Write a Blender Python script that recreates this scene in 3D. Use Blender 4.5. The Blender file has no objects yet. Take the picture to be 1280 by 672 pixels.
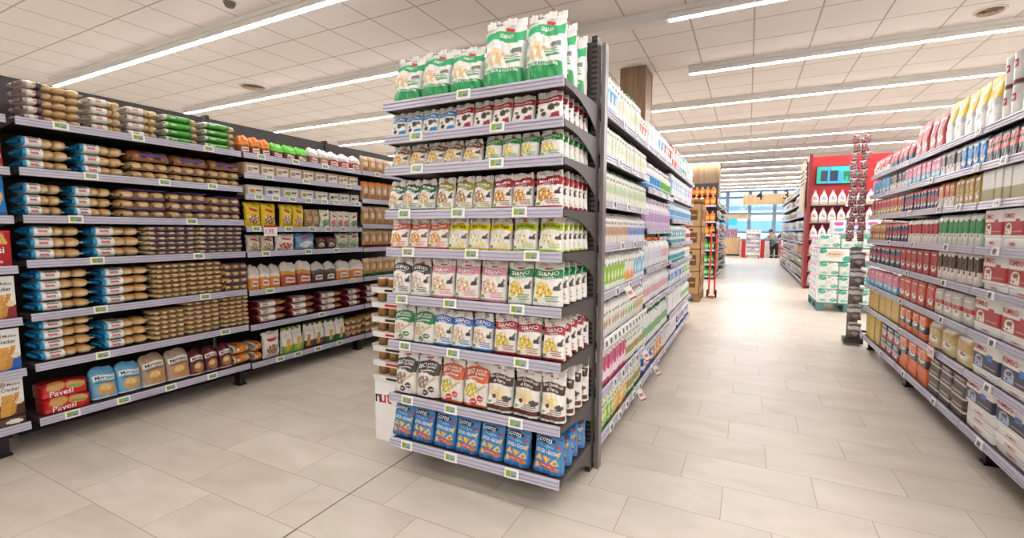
import bpy, math, random
import numpy as np
from mathutils import Matrix, Vector
random.seed(7)
sc = bpy.context.scene
PI = math.pi

# ------------------------------------------------------------------ camera
CX, CY = 640., 336.
VY = np.array([935., 289.]); VX = np.array([-505., 284.])
FPX = math.sqrt(-((VY[0]-CX)*(VX[0]-CX)+(VY[1]-CY)*(VX[1]-CY)))
dY = np.array([VY[0]-CX, -(VY[1]-CY), -FPX]); dY /= np.linalg.norm(dY)
dX = -np.array([VX[0]-CX, -(VX[1]-CY), -FPX]); dX /= np.linalg.norm(dX)
dX -= dX.dot(dY)*dY; dX /= np.linalg.norm(dX)
RM = np.array([dX, dY, np.cross(dX, dY)])
EYE = np.array([0, 0, 1.27])
cam = bpy.data.objects.new('camera', bpy.data.cameras.new('camera'))
sc.collection.objects.link(cam); sc.camera = cam
m4 = Matrix([list(RM[0])+[0], list(RM[1])+[0], list(RM[2])+[0], [0, 0, 0, 1]])
cam.matrix_world = Matrix.Translation(EYE) @ m4
cam.data.sensor_width = 36; cam.data.lens = 36*FPX/1280; cam.data.clip_end = 200; cam.data.clip_start = .05

# ------------------------------------------------------------------ world, light levels, exposure
LAMP = 17.0
sc.view_settings.view_transform = 'Standard'; sc.view_settings.look = 'None'
sc.view_settings.exposure = 1.48; sc.view_settings.gamma = 1; sc.view_settings.use_curve_mapping = False
w = bpy.data.worlds.new('sky'); sc.world = w; w.use_nodes = True
bg = w.node_tree.nodes['Background']; bg.inputs[0].default_value = (.66, .84, 1, 1); bg.inputs[1].default_value = 1.7

# ------------------------------------------------------------------ helpers
def ray(u, v): return RM @ np.array([u-CX, -(v-CY), -FPX])
def s_cross(u, y, z):
    """x on the line (y, z) seen in image column u"""
    a = RM[:, 0]; b = RM[:, 2]; k = (u-CX)/FPX      # cam = RM.T (p-C); u-CX = f*cx/-cz
    q = a + k*b                                     # q.(p-C) = 0
    return -(q[1]*y + q[2]*(z-1.27))/q[0]
def s_along(u, x, z):
    a = RM[:, 0]; b = RM[:, 2]; k = (u-CX)/FPX; q = a + k*b
    return -(q[0]*x + q[2]*(z-1.27))/q[1]
def lin(h):
    if not isinstance(h, str): return tuple(h)
    h = h.lstrip('#')
    if len(h) == 3: h = ''.join(c*2 for c in h)
    r = []
    for i in (0, 2, 4):
        c = int(h[i:i+2], 16)/255
        r.append(c/12.92 if c < .04045 else ((c+.055)/1.055)**2.4)
    return tuple(r)
MATS = {}
def mat(name, colr=None, rough=.5, metal=0, noise=.06, nscale=30, bump=0, bscale=60, coat=0, emit=0, spec=.5, alpha=None):
    if name in MATS: return MATS[name]
    m = bpy.data.materials.new(name); m.use_nodes = True; nt = m.node_tree
    b = nt.nodes['Principled BSDF']; L = nt.links.new
    if colr is None:
        src = nt.nodes.new('ShaderNodeAttribute'); src.attribute_name = 'Col'; cs = src.outputs['Color']
    else:
        src = nt.nodes.new('ShaderNodeRGB'); src.outputs[0].default_value = (*lin(colr), 1); cs = src.outputs[0]
    tc = nt.nodes.new('ShaderNodeTexCoord')
    nz = nt.nodes.new('ShaderNodeTexNoise'); nz.inputs['Scale'].default_value = nscale; nz.inputs['Detail'].default_value = 3
    L(tc.outputs['Object'], nz.inputs['Vector'])
    mr = nt.nodes.new('ShaderNodeMapRange'); mr.inputs['To Min'].default_value = 1-noise; mr.inputs['To Max'].default_value = 1+noise*.6
    L(nz.outputs['Fac'], mr.inputs['Value'])
    vm = nt.nodes.new('ShaderNodeVectorMath'); vm.operation = 'SCALE'
    L(cs, vm.inputs[0]); L(mr.outputs[0], vm.inputs['Scale']); L(vm.outputs[0], b.inputs['Base Color'])
    b.inputs['Roughness'].default_value = rough; b.inputs['Metallic'].default_value = metal
    b.inputs['Coat Weight'].default_value = coat; b.inputs['Coat Roughness'].default_value = .12
    b.inputs['Specular IOR Level'].default_value = spec
    if bump:
        n2 = nt.nodes.new('ShaderNodeTexNoise'); n2.inputs['Scale'].default_value = bscale; n2.inputs['Detail'].default_value = 2
        n2.inputs['Distortion'].default_value = 1.2
        L(tc.outputs['Object'], n2.inputs['Vector'])
        bp = nt.nodes.new('ShaderNodeBump'); bp.inputs['Strength'].default_value = bump; bp.inputs['Distance'].default_value = .004
        L(n2.outputs['Fac'], bp.inputs['Height']); L(bp.outputs[0], b.inputs['Normal'])
    if emit:
        L(cs, b.inputs['Emission Color']); b.inputs['Emission Strength'].default_value = emit
    MATS[name] = m; return m
M_FOIL = mat('printed_foil', None, .3, bump=.5, bscale=28, noise=.05, coat=.25)
M_CARD = mat('printed_card', None, .42, noise=.03, coat=.1)
M_PLAST = mat('printed_plastic', None, .25, noise=.03, coat=.3)
M_BREAD = mat('bread', None, .38, noise=.14, nscale=14, coat=.45, bump=.3, bscale=40)
M_DARK = mat('dark_steel', '4a4644', .45, metal=.3, noise=.1)
M_DECK = mat('shelf_steel', '55504e', .45, metal=.3, noise=.08)
M_RAIL = mat('lilac_rail', 'c8c6d6', .3, noise=.05, coat=.2)
M_RAIL2 = mat('lilac_rail_groove', 'a29fb6', .35, noise=.05)
M_WHITE = mat('white_plastic', 'f2f2f0', .35, noise=.03)
M_SCREEN = mat('ink_screen', None, .2, noise=.02)
M_STEEL = mat('light_steel', '8b8785', .35, metal=.6, noise=.12)
M_WHITEMETAL = mat('lamp_housing', 'dedbd8', .5, noise=.02)
M_KRAFT = mat('kraft_card', None, .7, noise=.15, nscale=12)
M_WALL = mat('plaster', 'd9d4cf', .8, noise=.03)
M_MULL = mat('window_metal', '8295a8', .5, noise=.04)

MESHES = {}
def mk(name, V, F, C=None, m=None, smooth=True, link=False, parent=None):
    me = bpy.data.meshes.new(name); me.from_pydata([tuple(map(float, v)) for v in V], [], F)
    if C is not None:
        C = np.asarray(C, float); a = me.color_attributes.new('Col', 'FLOAT_COLOR', 'POINT')
        buf = np.ones((len(V), 4), np.float32); buf[:, :3] = C if C.ndim == 2 else np.tile(C, (len(V), 1))
        a.data.foreach_set('color', buf.ravel())
    if smooth: me.polygons.foreach_set('use_smooth', [True]*len(me.polygons))
    if m: me.materials.append(m)
    me.update()
    o = bpy.data.objects.new(name, me)
    if parent is not None: o.parent = parent
    if link: sc.collection.objects.link(o)
    return o
class MB:
    """collects boxes, prisms, tubes of ONE part"""
    def __init__(s): s.V = []; s.F = []; s.C = []
    def add(s, V, F, c=(1, 1, 1)):
        n = len(s.V); s.V += [tuple(v) for v in V]; s.F += [tuple(i+n for i in f) for f in F]; s.C += [lin(c)]*len(V); return s
    def box(s, x0, x1, y0, y1, z0, z1, c=(1, 1, 1)):
        V = [(x, y, z) for z in (z0, z1) for y in (y0, y1) for x in (x0, x1)]
        return s.add(V, [(0, 2, 3, 1), (4, 5, 7, 6), (0, 1, 5, 4), (2, 6, 7, 3), (0, 4, 6, 2), (1, 3, 7, 5)], c)
    def prism(s, P, a0, a1, axis='x', c=(1, 1, 1)):
        n = len(P); V = []
        for a in (a0, a1):
            for p in P: V.append({'x': (a, p[0], p[1]), 'y': (p[0], a, p[1]), 'z': (p[0], p[1], a)}[axis])
        F = [tuple(range(n)), tuple(range(2*n-1, n-1, -1))]+[(i, i+n, (i+1) % n+n, (i+1) % n) for i in range(n)]
        return s.add(V, F, c)
    def lathe(s, prof, x=0, y=0, n=14, sy=1, c=(1, 1, 1), cf=None):
        V = []; k = len(prof)
        for r, z in prof:
            for i in range(n):
                t = 2*PI*i/n; V.append((x+r*math.cos(t), y+r*math.sin(t)*sy, z))
        F = [(j*n+i, j*n+(i+1) % n, (j+1)*n+(i+1) % n, (j+1)*n+i) for j in range(k-1) for i in range(n)]
        F += [tuple(range(n-1, -1, -1)), tuple(range((k-1)*n, k*n))]
        b = len(s.C); s.add(V, F, c)
        if cf:
            for j, (r, z) in enumerate(prof):
                for i in range(n): s.C[b+j*n+i] = lin(cf(j))
        return s
    def tube(s, a, b, r, n=8, c=(1, 1, 1)):
        a = Vector(a); b = Vector(b); d = (b-a); q = d.to_track_quat('Z', 'Y'); L = d.length
        V = [tuple(a+q @ Vector((r*math.cos(2*PI*i/n), r*math.sin(2*PI*i/n), z))) for z in (0, L) for i in range(n)]
        F = [(i, (i+1) % n, (i+1) % n+n, i+n) for i in range(n)]+[tuple(range(n-1, -1, -1)), tuple(range(n, 2*n))]
        return s.add(V, F, c)
    def build(s, name, m, parent=None, link=False, smooth=False):
        return mk(name, s.V, s.F, s.C, m, smooth, link, parent)
def tag(o, label=None, cat=None, group=None, kind=None):
    if label: o['label'] = label
    if cat: o['category'] = cat
    if group: o['group'] = group
    if kind: o['kind'] = kind
    return o
def empty(name, loc=(0, 0, 0), rz=0, link=False):
    o = bpy.data.objects.new(name, None); o.location = loc; o.rotation_euler = (0, 0, rz); o.empty_display_size = .05
    if link: sc.collection.objects.link(o)
    return o
def link_tree(o):
    if o.name not in sc.collection.objects: sc.collection.objects.link(o)
    for c in o.children: link_tree(c)
def kids(o):
    return KIDS.get(o.name, None) or list(o.children)
KIDS = {}
def reg(o):            # children are remembered once per prototype, o.children is slow
    KIDS[o.name] = list(o.children)
    for c in KIDS[o.name]: reg(c)
    return o
def dup(o, parent=None):
    c = o.copy(); sc.collection.objects.link(c)
    if parent is not None: c.parent = parent
    for ch in KIDS.get(o.name, ()): dup(ch, c)
    return c
def structure(o): o['kind'] = 'structure'; return o

# ---- text
TXT = {}
def text_mesh(body, bold=.012):
    if body in TXT: return TXT[body]
    cu = bpy.data.curves.new('t', 'FONT'); cu.body = body; cu.size = 1; cu.resolution_u = 2; cu.offset = bold
    o = bpy.data.objects.new('t', cu); sc.collection.objects.link(o)
    dg = bpy.context.evaluated_depsgraph_get(); dg.update()
    me = o.evaluated_get(dg).to_mesh()
    V = np.array([v.co[:2] for v in me.vertices]); F = [tuple(p.vertices) for p in me.polygons]
    V -= V.min(0); asp = V[:, 0].max()/max(V[:, 1].max(), 1e-6); V /= V.max(0)
    o.evaluated_get(dg).to_mesh_clear(); bpy.data.objects.remove(o); bpy.data.curves.remove(cu)
    TXT[body] = (V, F, asp); return TXT[body]

# ---- printed art: list of ops evaluated on the front of a pack
def paint(ops, U, V, front=True, seed=0):
    C = np.zeros(U.shape+(3,)); C[:] = lin(ops[0])
    for i, o in enumerate(ops[1:]):
        k = o[0]
        if k == 'x' or (not front and k not in 'bB'): continue
        if k == 'b': m = (V >= o[1]) & (V < o[2]); c = o[3]
        elif k == 'B': m = (V >= o[1]+.03*np.sin(U*PI*2)) & (V < o[2]+.03*np.sin(U*PI)); c = o[3]   # wavy band
        elif k == 'r': m = (U >= o[1]) & (U < o[3]) & (V >= o[2]) & (V < o[4]); c = o[5]
        elif k == 'e': m = ((U-o[1])/o[3])**2+((V-o[2])/o[4])**2 < 1; c = o[5]
        elif k == 'p':
            P = o[1]; s = [(b[0]-a[0])*(V-a[1])-(b[1]-a[1])*(U-a[0]) for a, b in zip(P, P[1:]+P[:1])]
            m = np.all([x >= 0 for x in s], 0) | np.all([x <= 0 for x in s], 0); c = o[2]
        elif k == 's':
            r = np.sin(U*o[5]*3.1+V*o[5]*1.7+i)+np.sin(V*o[5]*4.3-U*o[5]*2.1+2*i)+np.sin(U*o[5]*5.9+i*3)
            m = (U >= o[1]) & (U < o[3]) & (V >= o[2]) & (V < o[4]) & (r > o[6]); c = o[7]
        C[m] = lin(c)
    return C
def prof_fn(kind):
    if kind == 'box': return lambda v: (1+0*v, 1+0*v)
    if kind == 'gable': return lambda v: (1+0*v, np.where(v < .86, 1, 1-(v-.86)/.14*.75))
    if kind == 'vac': return lambda v: (1+0*v, np.where(v < .9, 1, 1-(v-.9)/.1*.5))
    if kind == 'bag': return lambda v: (.96+.04*np.cos(v*PI*2)-.04*(v > .9), np.clip(np.where(v < .5, .86+.14*np.sin(v*PI*2*.8+.3), 1-(v-.5)/.42*.95), .05, 1))
    if kind == 'pouch': return lambda v: (1-.1*np.sin(v*PI), np.clip(np.sin(PI*(.06+.88*v))**.6*1.1-.15, .06, 1))
    if kind == 'breadbag': return lambda v: (np.where(v < .8, 1, 1-((v-.8)/.2)**2*.28), np.clip(np.where(v < .7, .95, .95-(v-.7)/.3*.85), .05, 1))
    if kind == 'bottle': return lambda v: ((lambda r: (r, r))(np.where(v < .68, .97+.03*np.cos(v*12), np.clip(1-((v-.68)/.22)**1.5*.62, .36, 1))))
    if kind == 'jug': return lambda v: ((lambda r: (r, np.clip(r, .4, 1)))(np.where(v < .5, .93+.07*np.sin(v*PI*2), np.clip(.93-((v-.5)/.42)**1.7*.62, .3, 1))))
    if kind == 'can': return lambda v: (np.where((v < .03) | (v > .97), .95, 1), np.where((v < .03) | (v > .97), .95, 1))
NEXP = dict(box=14, gable=12, vac=7, bag=4, pouch=2.6, breadbag=3.5, bottle=2, jug=2.5, can=2)
PROTO = {}
def pack(key, cat, kind, w, d, h, ops, m=None, nu=None, nv=None, wr=0, seal=None, cap=None, name=None, topc=None, seed=None):
    """a filled pack: front at y=0 facing -y, base at z=0, centred on x"""
    rs = np.random.RandomState(seed if seed is not None else abs(hash(key)) % 1000 if False else len(PROTO)+3)
    n = NEXP[kind]; pf = prof_fn(kind); nu = nu or max(8, int(w/.0045)); nv = nv or max(10, int(h/.0055))
    ph = rs.rand(8)*6.28
    hb = h*(.94 if seal else 1)
    def wrk(x, z):
        if not wr: return 0*x
        X = x/w; Z = z/h
        return wr*(np.sin(X*9+Z*5+ph[0])+.7*np.sin(X*17-Z*11+ph[1])+.6*np.sin(Z*19+X*4+ph[2])+.5*np.sin(X*31+Z*23+ph[3]))*.5
    def surf(xn, yn, v):
        wf, df = pf(v); x = xn*w/2*wf; z = v*hb
        y = yn*d/2*df; y = y+np.sign(yn)*wrk(x, z)*np.minimum(1, df*3)
        dz = wr*1.5*np.sin(xn*3+ph[4])*v if wr else 0*v
        return np.stack([x, y+d/2, z+dz], -1)
    xs = np.linspace(-.97, .97, nu+1); fy = -(1-np.abs(xs)**n)**(1/n); e = fy[0]
    ys = np.linspace(e, -e, 7)[1:-1]; sx = (1-np.abs(ys)**n)**(1/n)
    bx = np.linspace(.97, -.97, 7); by = (1-np.abs(bx)**n)**(1/n)
    X = np.concatenate([xs, sx, bx, -sx[::-1]]); Y = np.concatenate([fy, ys, by, ys[::-1]]); K = len(X)
    vs = np.linspace(0, 1, nv+1); XX, VV = np.meshgrid(X, vs); YY, _ = np.meshgrid(Y, vs)
    P = surf(XX, YY, VV).reshape(-1, 3); fr = np.zeros(K, bool); fr[:nu+1] = True
    U = (XX+1)/2
    Cf = paint(ops, U, VV, True); Cs = paint(ops, U, VV, False); 
    if kind == 'bag' and sum(lin(ops[0])) > 1.8: Cs[:, Y > -.25] = lin(ops[0])
    C = np.where(fr[None, :, None], Cf, Cs).reshape(-1, 3)
    F = [(j*K+i, j*K+(i+1) % K, (j+1)*K+(i+1) % K, (j+1)*K+i) for j in range(nv) for i in range(K)]
    V = list(P); C = list(C)
    V += [P[:K].mean(0), P[-K:].mean(0)]; C += [lin(ops[0]), lin(topc) if topc else C[(nv)*K+K//2]]
    nb = len(P)
    if topc:      # own ring so that the lid has its own colour
        V += list(P[-K:]); C += [lin(topc)]*K; r0 = nb+2
    else: r0 = nv*K
    F += [(nb, (i+1) % K, i) for i in range(K)]+[(nb+1, r0+i, r0+(i+1) % K) for i in range(K)]
    for o in ops[1:]:
        if o[0] != 'x': continue
        T, TF, asp = text_mesh(o[1]); u = o[2]+(o[4]-o[2])*T[:, 0]; v = o[3]+(o[5]-o[3])*T[:, 1]
        if len(o) > 7: v = v+o[7]*(T[:, 0]-.5)
        xn = u*2-1; yn = -(1-np.minimum(np.abs(xn), .99)**n)**(1/n)
        q = surf(xn, yn, v); q[:, 1] -= .0028
        b = len(V); V += list(q); C += [lin(o[6])]*len(q); F += [tuple(i+b for i in f) for f in TF]
    root = mk(name or cat.replace(' ', '_'), V, F, C, m or M_FOIL, True)
    if seal:
        zz = hb*.985; s = MB(); wf = float(pf(np.array(1.))[0]); k = 13
        for i in range(k):
            a = -w/2*wf+w*wf*i/k; b2 = a+w*wf/k; dy = d/2+wr*1.6*math.sin(i*.9+ph[5]); t = .0016
            top = h*(1+.015*math.sin(i*.7+ph[6])+(.012 if i % 2 else 0)) if wr else h
            s.box(a, b2, dy-t, dy+t, zz-.01, top, seal)
        s.build('top_seal', M_FOIL, root)
    if cap:
        cr, ch, cc, cx = cap; z0 = h
        s = MB(); s.lathe([(cr*1.05, z0-.01), (cr*1.05, z0+ch*.3), (cr, z0+ch*.35), (cr, z0+ch*.95), (cr*.8, z0+ch)], cx, d/2 if kind != 'gable' else d*.5, 12, c=cc)
        s.build('cap', M_PLAST, root, smooth=True)
    root['_cat'] = cat
    PROTO[key] = (reg(root), w, d, h+(cap[1] if cap else 0)); return root

# ------------------------------------------------------------------ label book-keeping
ORD = ['', 'first', 'second', 'third', 'fourth', 'fifth', 'sixth', 'seventh', 'eighth', 'ninth', 'tenth', 'eleventh', 'twelfth', 'thirteenth',
       'fourteenth', 'fifteenth', 'sixteenth', 'seventeenth', 'eighteenth', 'nineteenth', 'twentieth', 'twenty-first', 'twenty-second', 'twenty-third', 'twenty-fourth', 'twenty-fifth']
BOOK = {}
def book(o, desc, cat, unit, lvl, s, st=0, dp=0):
    BOOK.setdefault((desc, unit, lvl), []).append((o, cat, round(s, 4), st, dp))
def order_word(i, n):
    if n == 1: return ''
    if n == 2: return ('left one', 'right one')[i]
    if n == 3: return ('leftmost', 'middle one', 'rightmost')[i]
    if i == 0: return 'leftmost'
    if i == n-1: return 'rightmost'
    return f'{ORD[i+1]} from left' if i < 25 else 'far right'
LONG = set()
def finish_labels():
    for (desc, unit, lvl), L in BOOK.items():
        cols = sorted({a[2] for a in L}); sts = {}
        for a in L: sts.setdefault((a[2], a[4]), []).append(a[3])
        nd = max(a[4] for a in L)
        for o, cat, s, st, dp in L:
            w = [desc]
            ow = order_word(cols.index(s), len(cols)); col = sts[(s, dp)]; n = max(col)+1
            if ow: w.append(ow)
            if n > 1: w.append('on top' if st == n-1 else 'at bottom' if st == 0 else f'{ORD[st+1]} up')
            if nd: w.append('in front' if dp == 0 else 'back row' if nd == 1 else f'{ORD[dp+1]} row back')
            where = (f'{ORD[lvl]}-lowest shelf, {unit}' if lvl > 1 else f'bottom shelf, {unit}') if lvl else unit
            w.append(where)
            t = ', '.join(w)
            if len(t.split()) > 16: t = t.replace(' from left', ' one').replace(', leftmost, ', ', first one, '); LONG.add(desc+' | '+where)
            if len(t.split()) > 16: print('LONG LABEL', len(t.split()), t)
            tag(o, t, cat, f'{desc}, {unit}')

# ------------------------------------------------------------------ shelf frames (rail face planes in the room)
FR = {'end': (1.83, 0), 'left': (-3.59, PI/2), 'mid': (-.67, PI/2), 'right': (1.15, -PI/2)}
def fpos(fr, s, off):
    p, r = FR[fr]
    return {'end': (s, p+off), 'left': (p-off, s), 'mid': (p-off, s), 'right': (p+off, s)}[fr]
def s_px(fr, u, z, off=.03):
    p = FR[fr][0]
    if fr == 'end': return s_cross(u, p+off, z)
    return s_along(u, p+(off if fr == 'right' else -off), z)
def put(key, fr, s, off, z, sx=1, sz=1, sy=1, rz=0, lean=0, roll=0, desc=None, unit=None, lvl=0, st=0, dp=0):
    proto, w, d, h = PROTO[key]
    o = dup(proto); x, y = fpos(fr, s, off)
    o.location = (x, y, z+math.sin(abs(lean))*d*sy+abs(math.sin(roll))*w*sx/2)
    o.rotation_euler = (-lean, roll, FR[fr][1]+rz)
    o.scale = (sx, sy, sz)
    if '_cat' in o: del o['_cat']
    left = s if fr != 'right' else -s
    book(o, desc, proto['_cat'], unit, lvl, left, st, dp)
    return o
CHK = {}
def run(key, fr, a, b, n, z, h, desc, unit, lvl, stack=1, deep=1, off=.03, gap=.97, lean=0, jit=.003, px=True, last=None, sy=1, dgap=None, rj=.03):
    """n facings of one product between image columns (or metres) a and b"""
    s0, s1 = (s_px(fr, a, z+h*.3, off), s_px(fr, b, z+h*.3, off)) if px else (a, b)
    for L_ in LV.values():
        for zz in L_:
            if z < zz-.031 < z+h*stack*1.005+.001 and zz-.05 > z and unit and CHK.get((fr, unit)) is L_: print('TOOTALL', desc, unit, lvl, round(z+h*stack-zz+.031, 3))
    proto, w, d, ph = PROTO[key]; step = (s1-s0)/n; sx = abs(step)*gap/w; sz = h/ph
    dg_ = max(dgap or 0, d*sy*1.12+.006)
    if fr == 'end': deep = max(1, min(deep, int((.435-off-d)/dg_)+1)); gap = min(gap, .95)
    for i in range(n):
        s = s0+step*(i+.5)
        for k in range(stack):
            for dd in range(deep):
                j = random.uniform(-jit, jit)
                put(key, fr, s, off+abs(random.uniform(0, jit))*2+dd*dg_, z+k*h*1.005, sx, sz*random.uniform(.985, 1.0 if stack > 1 else 1.01), sy,
                    random.uniform(-rj, rj), lean, random.uniform(-rj, rj)*.3 if stack == 1 else 0, desc, unit, lvl, k, dd)

# ------------------------------------------------------------------ room shell
def node_floor():
    m = bpy.data.materials.new('floor_tiles'); m.use_nodes = True; nt = m.node_tree; L = nt.links.new
    b = nt.nodes['Principled BSDF']; g = nt.nodes.new('ShaderNodeNewGeometry'); sp = nt.nodes.new('ShaderNodeSeparateXYZ')
    L(g.outputs['Position'], sp.inputs[0])
    def M(op, a, b2=None, c=None):
        n = nt.nodes.new('ShaderNodeMath'); n.operation = op
        for i, v in enumerate((a, b2, c)):
            if v is None: continue
            if isinstance(v, (int, float)): n.inputs[i].default_value = v
            else: L(v, n.inputs[i])
        return n.outputs[0]
    yr = M('DIVIDE', M('SUBTRACT', sp.outputs[1], 2.157), .3); row = M('FLOOR', yr)
    xu = M('DIVIDE', M('ADD', M('ADD', sp.outputs[0], .06), M('MULTIPLY', row, .2)), .6); colm = M('FLOOR', xu)
    fy = M('FRACT', yr); fx = M('FRACT', xu)
    ey = M('MULTIPLY', M('MINIMUM', fy, M('SUBTRACT', 1, fy)), .3); ex = M('MULTIPLY', M('MINIMUM', fx, M('SUBTRACT', 1, fx)), .6)
    gr = M('MULTIPLY', M('LESS_THAN', M('MINIMUM', ex, ey), .0013), 1)
    jl = M('LESS_THAN', M('ABSOLUTE', M('ADD', sp.outputs[0], 1.665)), .0032)
    cv = nt.nodes.new('ShaderNodeCombineXYZ'); L(row, cv.inputs[0]); L(colm, cv.inputs[1])
    wn = nt.nodes.new('ShaderNodeTexWhiteNoise'); L(cv.outputs[0], wn.inputs['Vector'])
    nz = nt.nodes.new('ShaderNodeTexNoise'); nz.inputs['Scale'].default_value = 2.2; nz.inputs['Detail'].default_value = 6; nz.inputs['Distortion'].default_value = .8
    va = nt.nodes.new('ShaderNodeVectorMath'); va.operation = 'MULTIPLY_ADD'; va.inputs[1].default_value = (1, 2.2, 1)
    L(g.outputs['Position'], va.inputs[0]); L(wn.outputs['Color'], va.inputs[2]); L(va.outputs[0], nz.inputs['Vector'])
    rp = nt.nodes.new('ShaderNodeValToRGB'); rp.color_ramp.elements[0].position = .3; rp.color_ramp.elements[1].position = .72
    rp.color_ramp.elements[0].color = (*lin('cfc5b6'), 1); rp.color_ramp.elements[1].color = (*lin('e1d8cc'), 1)
    L(nz.outputs['Fac'], rp.inputs[0])
    mv = nt.nodes.new('ShaderNodeVectorMath'); mv.operation = 'SCALE'
    L(rp.outputs[0], mv.inputs[0]); L(M('MULTIPLY_ADD', wn.outputs['Value'], .09, .955), mv.inputs['Scale'])
    mx = nt.nodes.new('ShaderNodeMix'); mx.data_type = 'RGBA'; L(gr, mx.inputs[0]); L(mv.outputs[0], mx.inputs[6]); mx.inputs[7].default_value = (*lin('938576'), 1)
    m2 = nt.nodes.new('ShaderNodeMix'); m2.data_type = 'RGBA'; L(jl, m2.inputs[0]); L(mx.outputs[2], m2.inputs[6]); m2.inputs[7].default_value = (*lin('3a3632'), 1)
    L(m2.outputs[2], b.inputs['Base Color']); b.inputs['Roughness'].default_value = .34; b.inputs['Specular IOR Level'].default_value = .5
    return m
def node_ceiling():
    m = bpy.data.materials.new('ceiling_tiles'); m.use_nodes = True; nt = m.node_tree; L = nt.links.new
    b = nt.nodes['Principled BSDF']; g = nt.nodes.new('ShaderNodeNewGeometry'); sp = nt.nodes.new('ShaderNodeSeparateXYZ'); L(g.outputs['Position'], sp.inputs[0])
    def M(op, a, b2=None):
        n = nt.nodes.new('ShaderNodeMath'); n.operation = op
        for i, v in enumerate((a, b2)):
            if v is None: continue
            if isinstance(v, (int, float)): n.inputs[i].default_value = v
            else: L(v, n.inputs[i])
        return n.outputs[0]
    def edge(o, off):
        f = M('FRACT', M('DIVIDE', M('SUBTRACT', o, off), .6)); return M('MULTIPLY', M('MINIMUM', f, M('SUBTRACT', 1, f)), .6)
    gl = M('LESS_THAN', M('MINIMUM', edge(sp.outputs[0], -.03), edge(sp.outputs[1], 2.04)), .0085)
    nz = nt.nodes.new('ShaderNodeTexNoise'); nz.inputs['Scale'].default_value = 120; L(g.outputs['Position'], nz.inputs['Vector'])
    rp = nt.nodes.new('ShaderNodeValToRGB'); rp.color_ramp.elements[0].color = (*lin('e4dcd8'), 1); rp.color_ramp.elements[1].color = (*lin('ebe5e1'), 1)
    L(nz.outputs['Fac'], rp.inputs[0])
    mx = nt.nodes.new('ShaderNodeMix'); mx.data_type = 'RGBA'; L(gl, mx.inputs[0]); L(rp.outputs[0], mx.inputs[6]); mx.inputs[7].default_value = (*lin('b4aaa2'), 1)
    L(mx.outputs[2], b.inputs['Base Color']); b.inputs['Roughness'].default_value = .85
    return m
def node_wood(name, c1, c2):
    m = bpy.data.materials.new(name); m.use_nodes = True; nt = m.node_tree; L = nt.links.new
    b = nt.nodes['Principled BSDF']; tc = nt.nodes.new('ShaderNodeTexCoord'); mp = nt.nodes.new('ShaderNodeMapping'); mp.inputs['Scale'].default_value = (9, 9, .9)
    L(tc.outputs['Object'], mp.inputs[0]); nz = nt.nodes.new('ShaderNodeTexNoise'); nz.inputs['Scale'].default_value = 2.2; nz.inputs['Detail'].default_value = 7; nz.inputs['Distortion'].default_value = .6
    L(mp.outputs[0], nz.inputs['Vector']); rp = nt.nodes.new('ShaderNodeValToRGB'); rp.color_ramp.elements[0].position = .3; rp.color_ramp.elements[1].position = .7
    rp.color_ramp.elements[0].color = (*lin(c1), 1); rp.color_ramp.elements[1].color = (*lin(c2), 1); L(nz.outputs['Fac'], rp.inputs[0]); L(rp.outputs[0], b.inputs['Base Color'])
    b.inputs['Roughness'].default_value = .45; return m
M_WOOD = node_wood('wood_laminate', '7d6249', '9d8163')
M_PALEWOOD = node_wood('pale_wood', 'c0a075', 'd8bb90')
H = 3.48; YW = 28.5; X0, X1, Y0 = -12., 9., -5.
structure(MB().box(X0-.1, X1+.1, Y0-.1, YW, -.1, 0).build('floor', node_floor(), link=True))
structure(MB().box(X0-.1, X1+.1, Y0-.1, YW, H, H+.1).build('ceiling', node_ceiling(), link=True))
structure(MB().box(X0-.1, X0, Y0, YW, 0, H).build('wall_left', M_WALL, link=True))
structure(MB().box(X1, X1+.1, Y0, YW, 0, H).build('wall_right', M_WALL, link=True))
structure(MB().box(X0, X1, Y0-.1, Y0, 0, H).build('wall_back', M_WALL, link=True))
WX0, WX1 = -6.0, 6.0
structure(MB().box(X0, WX0, YW, YW+.2, 0, H).box(WX1, X1, YW, YW+.2, 0, H).box(WX0, WX1, YW, YW+.2, 0, .75).build('wall_front', M_WALL, link=True))
wf = MB(); xs_m = [-6.0, -4.7, -3.4, -2.15, -1.08, .03, 1.22, 2.4, 3.6, 4.8, 6.0]
for x in xs_m: wf.box(x-.09, x+.09, YW+.02, YW+.16, .75, H)
for z, t in ((.78, .06), (1.22, .05), (2.22, .07), (3.12, .06), (H-.04, .04)):
    wf.box(WX0, WX1, YW+.03, YW+.15, z-t, z+t)
win = structure(wf.build('window_1', M_MULL, link=True))
gm = bpy.data.materials.new('window_glass'); gm.use_nodes = True; nt = gm.node_tree; nt.nodes.remove(nt.nodes['Principled BSDF'])
mxs = nt.nodes.new('ShaderNodeMixShader'); tr = nt.nodes.new('ShaderNodeBsdfTransparent'); gl = nt.nodes.new('ShaderNodeBsdfGlossy'); gl.inputs['Roughness'].default_value = .03
tr.inputs[0].default_value = (.9, .96, 1, 1); lw = nt.nodes.new('ShaderNodeFresnel'); lw.inputs[0].default_value = 1.45
nt.links.new(lw.outputs[0], mxs.inputs[0]); nt.links.new(tr.outputs[0], mxs.inputs[1]); nt.links.new(gl.outputs[0], mxs.inputs[2]); nt.links.new(mxs.outputs[0], nt.nodes['Material Output'].inputs[0])
MB().box(WX0, WX1, YW+.085, YW+.095, .75, H).build('window_pane', gm, win, link=True)
structure(MB().box(-60, 60, YW+.2, 120, -.14, -.02).build('ground', mat('asphalt', 'b8bcc0', .8, noise=.1, nscale=2), link=True))
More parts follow.
